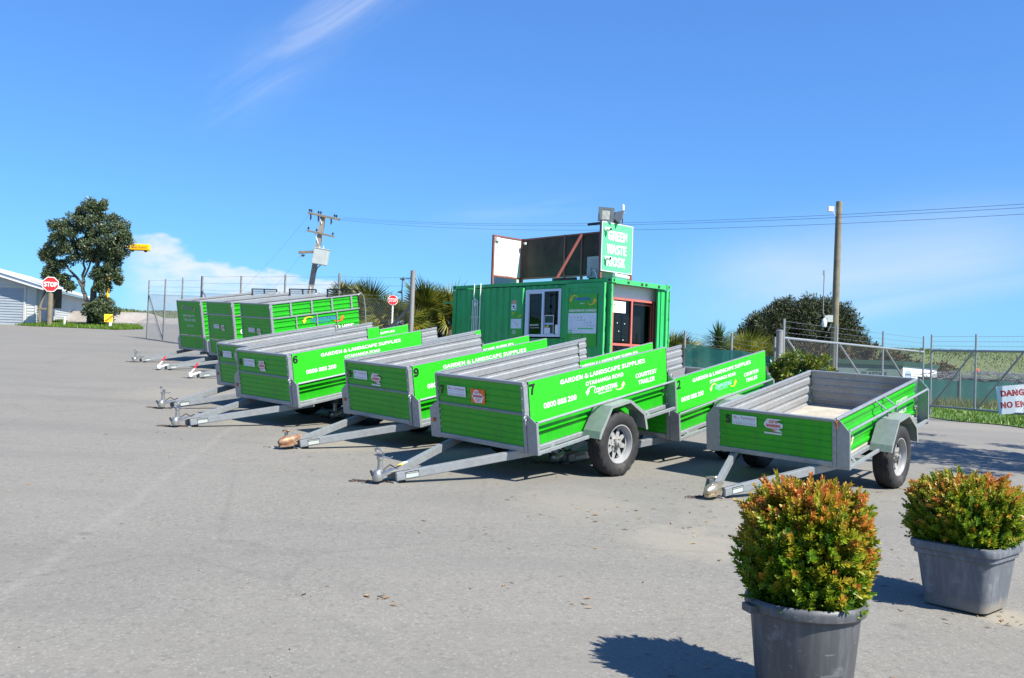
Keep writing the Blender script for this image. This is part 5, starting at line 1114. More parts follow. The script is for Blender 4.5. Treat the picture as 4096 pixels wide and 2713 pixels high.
def steelgate(name, label, A, B, za, zb, h, bays, htop, diag, lower=True):
    """tube-framed mesh gate leaf; A,B plan points; za,zb bottom heights"""
    A, B = Vector((A[0], A[1], 0)), Vector((B[0], B[1], 0)); t = thing(name, label, 'gate', (A.x, A.y, gz(A.x, A.y))); p0 = t.location.copy()
    f_ = lambda s_, z: A.lerp(B, s_) + Vector((0, 0, za + (zb - za) * s_ + z)) - p0
    obj('frame', MB().tube([f_(0, h), f_(1, h)], .032, 8).tube([f_(0, 0), f_(1, 0)], .03, 8).mesh('frame', 'galv', True), t)
    for i in range(bays + 1):
        s_ = i / bays; obj('upright', MB().tube([f_(s_, -.02 if 0 < i < bays else -.25), f_(s_, h + htop)], .028, 8).mesh('upright', 'galv', True), t)
    for i in range(bays):
        a, b = (i / bays, (i + 1) / bays); 
        if diag > 0: obj('brace', MB().tube([f_(a + .02, h - .03), f_(b - .02, .05)], .026, 8).mesh('brace', 'galv', True), t)
        else: obj('brace', MB().tube([f_(a + .02, .05), f_(b - .02, h - .03)], .026, 8).mesh('brace', 'galv', True), t)
    c = chainlink((A.x, A.y), (B.x, B.y), za, zb, h, .062, .0032); m = MB().add([Vector(q) - p0 for q in c.v], c.f); obj('chain_link_mesh', m.mesh('chain_link_mesh', 'wire', fix=False), t, kind='stuff')
    bw = MB()
    for k in (.13, .26, .40): barbed(bw, [f_(0, h + k), f_(.5, h + k - .01), f_(1, h + k)])
    obj('barbed_wire', bw.mesh('barbed_wire', 'wire', fix=False), t, kind='stuff'); return t
steelgate('sliding_gate', 'long three-bay steel mesh gate behind the low trailer', (6.52, 22.1), (12.07, 27.0), .60, .50, 1.60, 3, .46, 1)
tp = thing('gate_post', 'thick round grey steel post between the cloth fence and the gate', 'post', (6.43, 22.12, gz(6.43, 22.1))); obj('post', MB().tube([(0, 0, 0), (0, 0, 1.74)], .085, 16).mesh('post', 'galv_dull', True), tp); obj('cap', MB().lathe([(1.741, .09), (1.76, .09), (1.775, .05), (1.775, .001)], axis='Z', n=16).mesh('cap', 'galv', True), tp)
steelgate('swing_gate', 'steel mesh gate leaf carrying the danger sign at the right edge', (12.12, 26.6), (13.66, 22.0), .55, .50, 1.595, 3, .46, -1)
dg = thing('danger_sign', 'white sign with red lettering DANGER NO ENTRY tied to the right gate', 'sign', (12.70, 23.95, .42))
# sign tilts a little on the gate
dg.rotation_euler = (0, R(-7), R(-14))
obj('board', MB().b2((0, -.055, .05), (1.25, -.045, .78)).mesh('board', 'poster_pale'), dg)
for tx, x_, z_, w_ in (('DANGER', .09, .50, .84), ('NO ENTRY', .06, .20, .98)): obj('lettering', put_text(MB(), tx, (x_, -.0565, z_), (1, 0, 0), V, w_, .165, 0, .03).mesh('lettering', 'darkred', fix=False), dg)

# ------------------------------------------------------------------ foliage helpers
def leaves(centers, radii, n, size, asp=2.2, seed=0, shell=.55, up=.3, tint=None, squash=1.0, drop=0.):
    """n small folded leaves in lumps round the given centres"""
    r = np.random.default_rng(seed); C = np.array(centers, float); Rd = np.array(radii, float); pr = Rd ** 2; pr = pr / pr.sum()
    k = r.choice(len(C), n, p=pr); d = r.normal(size=(n, 3)); d /= np.linalg.norm(d, axis=1)[:, None]
    rad = Rd[k] * (shell + (1 - shell) * r.random(n)) * (1 + .10 * r.normal(size=n)); p = C[k] + d * rad[:, None] * np.array([1, 1, squash])
    ax = d * .7 + r.normal(size=(n, 3)) * .6 + np.array([0, 0, up]); ax /= np.linalg.norm(ax, axis=1)[:, None]
    sd_ = np.cross(ax, r.normal(size=(n, 3))); sd_ /= np.linalg.norm(sd_, axis=1)[:, None]; nr = np.cross(ax, sd_)
    L = size * (.6 + .8 * r.random(n))[:, None]; w_ = L / asp / 2
    v0 = p; v1 = p + ax * L * .45 + sd_ * w_ + nr * w_ * .35; v2 = p + ax * L; v3 = p + ax * L * .45 - sd_ * w_ + nr * w_ * .35
    V_ = np.stack([v0, v1, v2, v3], 1).reshape(-1, 3); b = np.arange(n) * 4
    F = np.stack([np.stack([b, b + 1, b + 2], 1), np.stack([b, b + 2, b + 3], 1)], 1).reshape(-1, 3)
    return V_, F
def npmesh(name, V_, F, material, tint=None, smooth=False):
    me = bpy.data.meshes.new(name); me.vertices.add(len(V_)); me.vertices.foreach_set('co', V_.astype(np.float32).ravel())
    k = F.shape[1]; me.loops.add(F.size); me.loops.foreach_set('vertex_index', F.astype(np.int32).ravel()); me.polygons.add(len(F)); me.polygons.foreach_set('loop_start', np.arange(len(F), dtype=np.int32) * k)
    me.materials.append(M[material])
    if tint is not None: a = me.attributes.new('tint', 'FLOAT', 'POINT'); a.data.foreach_set('value', tint.astype(np.float32))
    me.update(calc_edges=True); me.validate(); return me
def limb(m, p, q, r0, r1, n=6, bend=.08, seed=0):
    r = random.Random(seed); p, q = Vector(p), Vector(q); L = (q - p).length; pts = [p.lerp(q, i / n) + (Vector((r.gauss(0, 1), r.gauss(0, 1), r.gauss(0, .3))) * L * bend * .4 * math.sin(math.pi * i / n)) for i in range(n + 1)]
    m.tube(pts, [r0 + (r1 - r0) * i / n for i in range(n + 1)], 8); return m

# big tree on the left
TB = Vector((-22.45, 49.0, gz(-22.45, 49)))
tr = thing('tree', 'tall broad evergreen tree between the white shed and the yellow mast', 'tree', TB)
m = MB(); limb(m, (0, 0, -.05), (.10, 0, 1.5), .24, .18); limb(m, (.10, 0, 1.45), (.25, 0, 2.9), .18, .12, seed=1); limb(m, (.02, 0, .75), (-.55, .1, 2.1), .13, .09, seed=2); limb(m, (-.55, .1, 2.05), (-1.5, .2, 3.2), .09, .05, seed=3); limb(m, (.25, 0, 2.8), (.1, 0, 4.6), .12, .07, seed=4); limb(m, (.25, 0, 2.8), (1.1, .2, 4.0), .09, .05, seed=5); limb(m, (-.5, .1, 2.1), (-.5, 0, 3.9), .08, .05, seed=6); limb(m, (.1, 0, 4.5), (-.3, 0, 6.0), .07, .03, seed=7); limb(m, (-.5, 0, 3.8), (-1.5, 0, 4.8), .05, .03, seed=8); limb(m, (-1.0, .1, 2.6), (-2.1, .2, 2.75), .05, .02, seed=9); limb(m, (-.6, .1, 2.2), (-.15, .1, 3.6), .06, .04, seed=19)
obj('trunk', m.mesh('trunk', 'bark', True), tr)
rr = random.Random(4); cs, rs = [], []
env = [(-.35, 6.05, .70), (.15, 6.35, .42), (-.95, 5.5, .62), (.1, 5.4, .90), (.95, 5.2, .75), (-1.75, 5.0, .62), (-.9, 4.75, .85), (.2, 4.5, .95), (1.2, 4.4, .80), (-2.0, 4.3, .55), (1.6, 4.7, .34), (-1.3, 3.9, .65), (-2.35, 3.75, .38), (.9, 3.75, .62), (1.05, 3.1, .45), (-.2, 3.8, .5), (-1.9, 3.3, .42), (-2.2, 2.75, .35), (-1.6, 2.45, .30), (.35, 2.7, .42), (1.35, 2.55, .18), (.6, 2.15, .38), (-1.25, 2.1, .22)]
for x, z, r_ in env:
    for k in range(int(8 + 22 * r_)):
        a = rr.uniform(0, 6.28); e = rr.gauss(0, .55); q = r_ * rr.uniform(.55, 1.0); cs.append((x + q * math.cos(a) * math.cos(e), q * 1.0 * math.sin(a) * math.cos(e) * 1.2, z + q * math.sin(e))); rs.append(rr.uniform(.14, .27))
V_, F = leaves(cs, rs, 62000, .105, 1.9, 3, .35); obj('crown', npmesh('crown', V_, F, 'tree'), tr, kind='stuff')
bs = thing('bush', 'rounded dark bush at the foot of the left tree', 'bush', (-21.75, 48.6, gz(-21.75, 48.6)))
cs, rs = [], []
for k in range(75):
    a = rr.uniform(0, 6.28); h = rr.uniform(0, 1); q = (.85 * math.sin(math.pi * (.12 + .80 * h))) * rr.uniform(.6, 1); cs.append((q * math.cos(a) * 1.0, q * math.sin(a), .12 + 1.45 * h)); rs.append(rr.uniform(.12, .22))
V_, F = leaves(cs, rs, 11000, .10, 1.9, 5, .35); obj('foliage', npmesh('foliage', V_, F, 'tree'), bs, kind='stuff'); obj('stem', limb(MB(), (0, 0, 0), (0, 0, .8), .06, .03).mesh('stem', 'bark', True), bs)

def crownthing(name, label, cat, base, ell, nlump, nleaf, size, material, seed, lump=(.25, .5), trunk=None, asp=2.2, shell=.35, pn='crown', jit=.0):
    r = random.Random(seed); t = thing(name, label, cat, base); cs, rs = [], []
    for (cx, cy, cz, rx, ry, rz_) in ell:
        for k in range(max(4, int(nlump * rx * rz_))):
            a = r.uniform(0, 6.28); s_ = r.uniform(-1, 1); q = r.uniform(.6, 1.0) ; c_ = math.sqrt(1 - s_ * s_); cs.append((cx + rx * q * c_ * math.cos(a), cy + ry * q * c_ * math.sin(a), max(.1, cz + rz_ * q * s_))); rs.append(r.uniform(*lump))
    V_, F = leaves(cs, rs, nleaf, size, asp, seed, shell); obj(pn, npmesh(pn, V_, F, material), t, kind='stuff')
    if trunk:
        m = MB()
        for (p, q, a, b) in trunk: limb(m, p, q, a, b, seed=seed + int(p[0] * 10))
        obj('trunk', m.mesh('trunk', 'bark', True), t)
    return t
crownthing('scrub_tree', 'broad dark evergreen scrub tree behind the timber pole', 'tree', (19.0, 60, .0), [(-1.7, 0, 3.6, 2.2, 1.8, 2.0), (.4, 0, 4.2, 2.4, 2.0, 2.0), (2.2, 0, 3.0, 2.1, 1.8, 2.2), (0, 0, 1.8, 3.8, 2.0, 1.7), (-3.0, 0, 3.4, 1.2, 1.1, 1.1), (3.4, 0, 1.8, 1.1, 1, 1.3), (-1.2, 0, 5.0, 1.4, 1.2, 1.0), (1.6, 0, 4.6, 1.6, 1.4, 1.3), (-2.6, 0, 2.2, 1.6, 1.3, 1.5), (2.9, 0, 2.2, 1.5, 1.3, 1.8)], 24, 120000, .24, 'scrub', 11, (.35, .60), [((0, 0, 0), (0, 0, 3), .25, .12), ((-.3, 0, .8), (-1.6, 0, 3), .14, .06), ((.3, 0, .8), (1.6, 0, 3), .14, .06)], asp=4.5)
crownthing('hedge', 'rust tinged scrubby hedge between the scrub tree and the grass hill', 'hedge', (19.6, 49.5, .0), [(-3.0, 0, 1.6, 2.2, 1.0, 1.5), (-.3, 0, 1.7, 1.6, 1.0, 1.45), (2.0, .3, 1.1, 1.7, 1.0, 1.3), (3.8, .4, .9, 1.5, 1, 1.1)], 18, 26000, .15, 'gorse', 12, (.2, .4))
crownthing('shrub', 'bright green shrub with reddish tips between trailer 12 and the sliding gate', 'shrub', (6.02, 19.1, gz(6.02, 19.1)), [(-.10, 0, .72, .52, .45, .56), (.34, .0, .66, .42, .40, .50), (-.36, 0, .55, .34, .35, .45), (.1, -.1, .5, .5, .3, .45)], 190, 16000, .075, 'shrub', 13, (.07, .15), [((0, 0, 0), (0, 0, .6), .03, .015)], asp=2.0, pn='foliage')

# off-frame tree on the right: one branch tip enters the picture, its shade dapples the yard
ot = thing('tree', 'leafy branch tip of a tree reaching in at the right edge against the sky', 'tree', (8.9, 10.6, gz(8.9, 10.6)))
cs = [(random.gauss(0, .85), random.gauss(0, .9), 4.0 + random.gauss(0, .7)) for _ in range(85)]; rs = [random.uniform(.18, .34) for _ in cs]
cs += [(-1.9, -.55, 2.9), (-2.05, -.55, 2.87), (-2.25, -.58, 2.86), (-2.40, -.6, 2.85)]; rs += [.12, .12, .10, .075]
V_, F = leaves(cs, rs, 12000, .12, 3.2, 21, .2)
V2, F2 = leaves([(-2.40, -.6, 2.85), (-2.55, -.62, 2.84), (-2.64, -.64, 2.83)], [.09, .08, .05], 110, .12, 3.2, 22, .1)
obj('crown', npmesh('crown', np.vstack([V_, V2]), np.vstack([F, F2 + len(V_)]), 'tree'), ot, kind='stuff')
obj('trunk', limb(limb(MB(), (0, 0, 0), (0, 0, 3.6), .18, .1), (0, 0, 2.6), (-2.5, -.62, 2.84), .05, .008, seed=3).mesh('trunk', 'bark', True), ot)

# palms
def fan(nblade=26, span=R(215), L=1.0, droop=.25, seed=0, w=.022, fuse=.42):
    """fan-palm leaf in its own frame: petiole along +x, blade plane facing up"""
    r = random.Random(seed); m = MB(); 
    for i in range(nblade):
        a = -span / 2 + span * i / (nblade - 1); l = L * (.70 + .30 * math.cos(a * .6)) * r.uniform(.88, 1.06); d = Vector((math.cos(a), math.sin(a), 0)); n = Vector((-d.y, d.x, 0)); ww = L * span / nblade * fuse * .5
        z1 = .06 * l; z2 = -droop * l * r.uniform(.3, 1.2)
        m.add([(0, 0, 0), d * l * fuse - n * ww + Vector((0, 0, z1 - .012)), d * l * fuse + Vector((0, 0, z1 + .015)), d * l * fuse + n * ww + Vector((0, 0, z1 - .012)), d * l + Vector((0, 0, z2))], [(0, 1, 2), (0, 2, 3), (1, 4, 2), (2, 4, 3)])
    return m
FANS = [fan(seed=i, droop=.10 + .10 * (i % 3), span=R(170 + 25 * (i % 3))) for i in range(4)]
def fanmesh(i, material):
    def mk():
        m = MB().add(FANS[i].v, FANS[i].f); m.tube([(-.75, 0, -.12), (-.3, 0, -.02), (.02, 0, 0)], [.02, .014, .012], 5); return m.mesh('frond', material, fix=False)
    return shared(('fan', i, material), mk)
def palm(label, base, h, size, nf, nd, seed, material='palm', yellow=.3, group='fan palms along the fence'):
    r = random.Random(seed); t = thing('palm', label, 'palm', base, group=group)
    obj('trunk', MB().tube([(0, 0, 0), (.02, 0, h * .5), (0, .02, h)], [size * .16, size * .13, size * .12], 10).mesh('trunk', 'timber_dark', True), t)
    def place(name, mt, el, az, sc, roll, z):
        me = fanmesh(r.randrange(4), mt); d = Vector((math.cos(el) * math.cos(az), math.cos(el) * math.sin(az), math.sin(el)))
        q = d.to_track_quat('X', 'Z').to_matrix().to_4x4() @ Matrix.Rotation(roll, 4, 'X')
        o = obj(name, me, t, mtx=Matrix.Translation(Vector((0, 0, z)) + d * .75 * sc) @ q @ Matrix.Scale(sc, 4)); return o
    for k in range(nf):
        el = R(r.uniform(18, 88)); place('frond', 'palm_y' if r.random() < yellow else material, el, 2.4 * k + r.uniform(-.4, .4), size * r.uniform(.55, .72), r.gauss(0, .6), h)
    for k in range(nd): place('dead_frond', 'dead', R(r.uniform(-80, -35)), 2.4 * k + .5, size * r.uniform(.5, .65), r.gauss(0, .6), h - r.uniform(0, .5) * size)
    return t
palm('fan palm behind the last fence bay, left of the round stop sign', (-4.7, 29.6, 1.35), 1.05, 1.35, 16, 18, 31)
palm('low yellowish fan palm just left of the thick fence post', (-3.55, 27.6, 1.2), .95, 1.2, 14, 14, 32, yellow=.6)
palm('large fan palm just right of the thick fence post', (-2.75, 28.8, 1.3), 1.1, 1.4, 18, 20, 33, yellow=.35)
palm('fan palm with a brown skirt close to the left end of the kiosk', (-2.0, 29.6, 1.3), 1.05, 1.4, 18, 20, 34, yellow=.35)
palm('tall thin fan palm tip rising over the left tall trailer end', (-5.75, 31.5, 1.5), 1.35, 1.2, 12, 10, 35)
palm('fan palm right behind the kiosk right corner', (4.75, 27.2, .5), .85, 1.15, 13, 10, 36, group='fan palms right of the kiosk'); palm('small fan palm between the kiosk and the spiky yucca', (5.35, 28.2, .5), .95, .9, 10, 3, 37, group='fan palms right of the kiosk')
palm('yellow green fan palm right of the spiky yucca', (6.85, 27.0, .4), 1.0, 1.2, 16, 8, 38, 'palm_y', .9, group='fan palms right of the kiosk'); palm('fan palm leaning out behind the thick gate post', (7.75, 27.4, .35), 1.0, 1.0, 12, 6, 39, 'palm_y', .6, group='fan palms right of the kiosk')
yc = thing('yucca', 'round spiky dark green yucca standing above the cloth fence', 'yucca', (5.98, 26.6, .5))
m = MB(); r_ = random.Random(5)
for k in range(420):
    a = r_.uniform(0, 6.28); e = R(r_.uniform(-45, 90)); h = r_.uniform(1.15, 1.85); l = r_.uniform(.46, .68); d = Vector((math.cos(e) * math.cos(a), math.cos(e) * math.sin(a), math.sin(e))); n = d.cross(Vector((0, 0, 1))).normalized() * .014 if abs(d.z) < .98 else Vector((.014, 0, 0)); c = Vector((0, 0, h))
    m.add([c - n, c + n, c + d * l * .6 + n * .8 - Vector((0, 0, .01)), c + d * l, c + d * l * .6 - n * .8], [(0, 1, 2, 4), (4, 2, 3)])
obj('foliage', m.mesh('foliage', 'yucca', fix=False), yc, kind='stuff'); obj('trunk', MB().tube([(0, 0, 0), (0, 0, 1.5)], .09, 8).mesh('trunk', 'timber_dark', True), yc)
crownthing('undergrowth', 'tangled dry undergrowth beneath the palms left of the kiosk', 'undergrowth', (-3.4, 30.2, 1.3), [(-1.6, 0, .6, 1.0, .6, .7), (0, 0, .75, 1.3, .7, .8), (1.4, 0, .7, 1.0, .6, .75)], 40, 14000, .2, 'dead', 41, (.15, .3), pn='foliage', asp=7)

# ------------------------------------------------------------------ far right structures
sh = thing('site_shed', 'low grey green shed with a white end wall beyond the sliding gate', 'shed', (14.2, 40.2, .15))
obj('wall', MB().b2((-3.4, .0, 0), (2.87, 2.6, 1.66)).mesh('wall', 'shed_green'), sh); obj('end_wall', MB().add([(2.88, -.02, .0), (5.25, 1.9, .0), (5.25, 1.9, 1.60), (2.88, -.02, 1.66), (2.87, .3, 0), (5.2, 2.2, 0), (5.2, 2.2, 1.6), (2.87, .3, 1.66)], [(0, 1, 2, 3), (4, 5, 6, 7), (3, 2, 6, 7), (1, 5, 6, 2), (0, 3, 7, 4)]).mesh('end_wall', 'white'), sh)
obj('roof', MB().add([(-3.5, -.1, 1.662), (2.9, -.1, 1.662), (5.35, 1.85, 1.605), (5.3, 3, 1.62), (-3.5, 3, 1.67), (-3.5, -.1, 1.86), (2.9, -.1, 1.86), (5.35, 1.85, 1.74), (5.3, 3, 1.75), (-3.5, 3, 1.86)], [(0, 1, 2, 3, 4), (5, 6, 7, 8, 9), (0, 1, 6, 5), (1, 2, 7, 6), (2, 3, 8, 7)]).mesh('roof', 'fascia_green'), sh)
m = MB(); put_text(m, 'PLASTICS', (1.1, -.012, 1.20), (1, 0, 0), V, 1.1, .16, 0); m.add([(1.25, -.012, 1.42), (2.05, -.012, 1.42), (1.65, -.012, 1.56)], [(0, 1, 2)], 0); m.add([(1.35, -.012, 1.14), (1.95, -.012, 1.14), (1.65, -.012, 1.0)], [(0, 1, 2)], 0); put_text(m, 'recycled here', (1.2, -.012, .90), (1, 0, 0), V, .9, .06, 0, 0)
obj('lettering', m.mesh('lettering', 'fascia_green', fix=False), sh)
ev = Vector((2.37, 1.92, 0)).normalized(); nv = Vector((ev.y, -ev.x, 0)); pbase = Vector((2.88, -.02, 0)) + nv * .012
m = MB(); m.add([pbase + ev * (.45 + .28 * math.cos(a)) + Vector((0, 0, 1.28 + .20 * math.sin(a))) for a in lin(0, 5.8, 11)], [tuple(range(12))], 0); quad(m, pbase + nv * .002 + ev * .2 + Vector((0, 0, 1.24)), ev, V, .5, .08, 1); quad(m, pbase + ev * .12 + Vector((0, 0, .70)), ev, V, .26, .18, 2)
obj('logo', m.mesh('logo', ['pale_blue', 'shed_green', 'yellow_sticker'], fix=False), sh)
cf2 = thing('cloth_fence', 'waist high green cloth fence on thin posts beyond the right gate', 'fence', (16.2, 38.3, gz(16.2, 38.3)))
pts = [(16.2, 38.3), (18.3, 37.55), (20.6, 36.7), (23.2, 35.8), (26, 34.8)]
cloth(cf2, pts, .0, 1.06)
for x, y in pts: obj('post', MB().tube([Vector((x, y, gz(x, y))) - cf2.location, Vector((x, y, gz(x, y) + 1.45)) - cf2.location], .035, 8).mesh('post', 'galv_dull', True), cf2)
sp = thing('scrap_heap', 'long heap of tangled grey steel tubes behind the cloth fence', 'scrap heap', (20.8, 41.2, .2)); m = MB(); r_ = random.Random(8)
for k in range(900):
    x = r_.uniform(-3.0, 6.5); top = 1.48 - .05 * abs(x - 1) * .5; z = r_.uniform(.1, top); y = r_.gauss(0, .5) + (-.1 * x); a = r_.gauss(0, .5); l = r_.uniform(.5, 1.6)
    if r_.random() < .25: a += 1.57; l = .4
    d = Vector((math.cos(a) * l, r_.gauss(0, .3), math.sin(a) * l * .35)); c = Vector((x, y, min(z, top))); m.bar(c - d / 2, c + d / 2, .022, mi=0 if r_.random() > .02 else 1)
m.b2((-2.9, -.2, 0), (6.3, .5, 1.15), 2)
obj('tubes', m.mesh('tubes', ['scrap', 'orange', 'dark_steel']), sp, kind='stuff')
for i, (x, lab) in enumerate(((-.05, 'left orange lamp on top of the steel scrap heap'), (2.0, 'right orange lamp on top of the steel scrap heap'))):
    tag(obj('orange_lamp', MB().lathe([(0, .001), (0, .07), (.08, .075), (.12, .03), (.125, .001)], axis='Z', n=10).mesh('orange_lamp', 'orange', True), None, (20.75 + x, 40.9 - .1 * x, 1.68)), lab, 'lamp', 'orange lamps on the scrap heap')
tag(obj('yellow_tube', MB().bar((0, 0, 0), (1.6, -.1, .03), .07).bar((.2, .05, -.14), (1.4, 0, -.10), .07).mesh('yellow_tube', 'yellow'), None, (24.3, 40.2, 1.62)), 'yellow painted steel frame lying on the right of the scrap heap', 'steel frame')
tag(obj('skip', bevelled(MB().b2((-.65, -.3, 0), (.65, .3, 1.18)).b2((-.68, -.33, 1.181), (.68, .33, 1.24)).b2((.70, -.33, 0), (.78, -.2, 1.24)).mesh('skip', 'sign_green'), .01), None, (7.15, 24.9, .35), R(-38)), 'pale green steel container behind the green cloth fence', 'container')

# ------------------------------------------------------------------ poles
tpo = thing('timber_pole', 'tall round timber pole rising in front of the dark scrub tree', 'pole', (13.28, 38, .2)); obj('shaft', MB().tube([(0, 0, 0), (.03, 0, 4), (.07, 0, 8.29)], [.155, .14, .125], 16).mesh('shaft', 'timber', True), tpo)
obj('lamp', MB().box((-.29, -.08, 7.95), (.20, .18, .20)).tube([(-.16, -.05, 7.85), (-.14, -.05, 7.72), (.0, -.02, 7.7)], .015, 6).mesh('lamp', 'pipe_white'), tpo); obj('lamp_face', MB().box((-.40, -.08, 7.95), (.02, .17, .20)).mesh('lamp_face', 'white'), tpo)
obj('meter_box', MB().b2((-.36, -.2, 3.28), (-.13, -.08, 3.56)).b2((-.46, -.2, 3.42), (-.361, -.14, 3.54)).mesh('meter_box', 'plastic_grey'), tpo); obj('bulkhead_light', MB().lathe([(0, .001), (.02, .08), (.18, .11), (.32, .08), (.38, .04), (.38, .001)], o=(-.47, -.16, 3.05), axis='Z', n=12).mesh('bulkhead_light', 'sticker_white', True), tpo)
obj('conduit', MB().tube([(-.18, -.14, 3.28), (-.2, -.14, 3.1), (-.3, -.14, 2.9)], .015, 6).tube([(-.46, -.12, 3.5), (-.52, -.12, 3.7), (-.51, -.12, 5.3)], .02, 6).b2((-.56, -.15, 5.2), (-.50, -.1, 5.4)).mesh('conduit', 'galv_dull', True), tpo)
# leaning power pole
PB = Vector((-14.05, 62, gz(-14.05, 62))); PT = Vector((-13.017, 62, 10.75)); lean = (PT - PB); LN = lean.length
q = lean.to_track_quat('Z', 'Y').to_matrix().to_4x4(); 
pp = thing('power_pole', 'leaning power pole with crossarms and a grey transformer box', 'power pole', mtx=Matrix.Translation(PB)); 
def pz(h): return lean * (h / LN)
obj('shaft', MB().bar((0, 0, 0), pz(LN), .36, .30).mesh('shaft', 'concrete'), pp)
a1, b1 = Vector((-13.987, 61.75, 10.926)) - PB, Vector((-11.821, 61.75, 10.529)) - PB; a2, b2 = Vector((-14.042, 61.75, 9.733)) - PB, Vector((-12.185, 61.75, 9.366)) - PB
obj('crossarm', MB().bar(a1, b1, .13, .13).mesh('crossarm', 'timber'), pp); obj('crossarm', MB().bar(a2, b2, .11, .11).mesh('crossarm', 'timber'), pp)
a3 = Vector((-14.541, 61.8, 8.24)) - PB; obj('crossarm', MB().bar(a3, Vector((-13.3, 61.8, 8.33)) - PB, .16, .16).mesh('crossarm', 'timber'), pp)
def insul(p, down=False):
    s_ = -1 if down else 1; return MB().lathe([(0, .02), (.07 * s_, .02), (.08 * s_, .07), (.13 * s_, .075), (.15 * s_, .04), (.20 * s_, .06), (.23 * s_, .001)], o=p, axis='Z', n=9).mesh('insulator', 'insul', True)
for k in (.04, .10, .32, .39, .82, .88): obj('insulator', insul(a1.lerp(b1, k) + Vector((0, 0, .06))), pp)
for k in (.06, .30, .70): obj('insulator', MB().tube([a1.lerp(b1, k) + Vector((.03, 0, -.07)), a1.lerp(b1, k) + Vector((.06, 0, -.30)), a1.lerp(b1, k) + Vector((.02, 0, -.46))], [.05, .06, .03], 7).mesh('insulator', 'insul', True), pp)
for k in (.06, .36, .95): obj('insulator', insul(a2.lerp(b2, k) + Vector((0, 0, .05))), pp)
for k in (.25, .36): obj('insulator', insul(a3 + Vector((k, 0, -.08)), True), pp)
obj('strut', MB().bar(a1.lerp(b1, .35) + Vector((0, .05, -.05)), pz(LN - .55) + Vector((.02, -.2, 0)), .04).bar(a2.lerp(b2, .3) + Vector((0, .05, -.05)), pz(LN - 1.9) + Vector((.02, -.2, 0)), .04).mesh('strut', 'pipe_white'), pp)
c = Vector((-12.95, 61.35, 7.93)) - PB; rt = Matrix.Rotation(R(8), 4, 'Y')
obj('transformer', bevelled(MB().box(c, (.98, .55, 1.02), mt=rt).box(c + Vector((.07, 0, .53)), (1.04, .60, .05), mt=rt).mesh('transformer', 'plastic_grey'), .02), pp)
for k in (-.1, .15): obj('bushing', MB().tube([c + Vector((k, 0, .5)), c + Vector((k + .02, 0, .72))], .03, 7).mesh('bushing', 'white_cast', True), pp)
obj('cable_guard', MB().bar(pz(.2) + Vector((.03, -.18, 0)), pz(3.0) + Vector((.03, -.18, 0)), .11, .05).mesh('cable_guard', 'white_cast'), pp)
obj('bracket', MB().tube([c + Vector((-.0, .2, -.5)), c + Vector((-.25, .3, -.7)), c + Vector((-.38, .35, -1.0))], .03, 6).mesh('bracket', 'dark_steel'), pp)
# power lines sagging to the right, out of frame
def line(lab, P, group='power lines crossing the sky'):
    P = [Vector(p) for p in P]; ts = [0, .28, .647, 1.0]; A = np.array([[t * t, t, 1] for t in ts]); kx = [np.linalg.lstsq(A, np.array([p[i] for p in P]), rcond=None)[0] for i in range(3)]
    pts = [Vector([k[0] * t * t + k[1] * t + k[2] for k in kx]) for t in lin(0, 1.6, 44)]; o = obj('power_line', MB().tube([p - pts[0] for p in pts], .0065, 5).mesh('power_line', 'powerline', True), None, pts[0]); tag(o, lab, 'power line', group)
line('top power line of the three crossing the sky', [(-11.77, 62, 10.75), (-4.44, 51.91, 9.08), (5.13, 38.73, 7.47), (14.37, 26, 6.36)]); line('middle power line of the three crossing the sky', [(-11.88, 62, 10.63), (-4.43, 51.78, 8.98), (5.13, 38.68, 7.37), (14.37, 26, 6.26)]); line('lowest power line of the three crossing the sky', [(-12.06, 62, 10.57), (-4.4, 51.58, 8.77), (5.12, 38.61, 7.15), (14.38, 26, 6.07)])
for i, (p, q_, lab) in enumerate((((-13.95, 61.8, 10.8), (-21, 68, 5.0), 'thin cable dropping left from the top crossarm'), ((-14.3, 61.8, 8.2), (-18.5, 66, 4.8), 'thin cable dropping left from the lowest crossarm'))):
    p, q_ = Vector(p), Vector(q_); pts = [p.lerp(q_, t) - Vector((0, 0, 1.0 * t * (1 - t))) for t in lin(0, 1, 10)]; tag(obj('cable', MB().tube([a - p for a in pts], .006, 4).mesh('cable', 'powerline', True), None, p), lab, 'cable', 'service cables from the power pole')
# yellow mast
ms = thing('yellow_mast', 'yellow steel mast with a horizontal arm holding a yellow lettered box', 'mast', (-22.95, 52, gz(-22.95, 52))); zb = ms.location.z
obj('post', MB().tube([(0, 0, 0), (.05, 0, 7.2 - zb)], [.10, .075], 12).mesh('post', 'yellow', True), ms); obj('stay', MB().tube([(-.55, 0, 0), (-.1, 0, 5.8 - zb)], .05, 8).mesh('stay', 'yellow', True), ms); obj('arm', MB().tube([(.05, 0, 7.18 - zb), (1.2, 0, 7.11 - zb)], .045, 10).mesh('arm', 'yellow', True), ms)
bx = obj('box', bevelled(MB().b2((-.56, -.16, -.17), (.58, .16, .19)).mesh('box', 'yellow'), .04, 3), ms, (1.72, 0, 7.12 - zb)); bx.rotation_euler = (0, R(0), 0)
obj('box_lettering', put_text(MB(), 'Dust Guard', (-.42, -.163, -.06), (1, 0, 0), V, .84, .13, 0, .01).mesh('box_lettering', 'redbrown', fix=False), ms, (1.72, 0, 7.12 - zb))
for k in (-.40, .34): obj('nozzle', MB().lathe([(-.17, .09), (-.21, .10), (-.25, .05), (-.25, .001)], axis='Z', n=10).mesh('nozzle', 'dark_steel', True), ms, (1.72 + k, 0, 7.12 - zb))

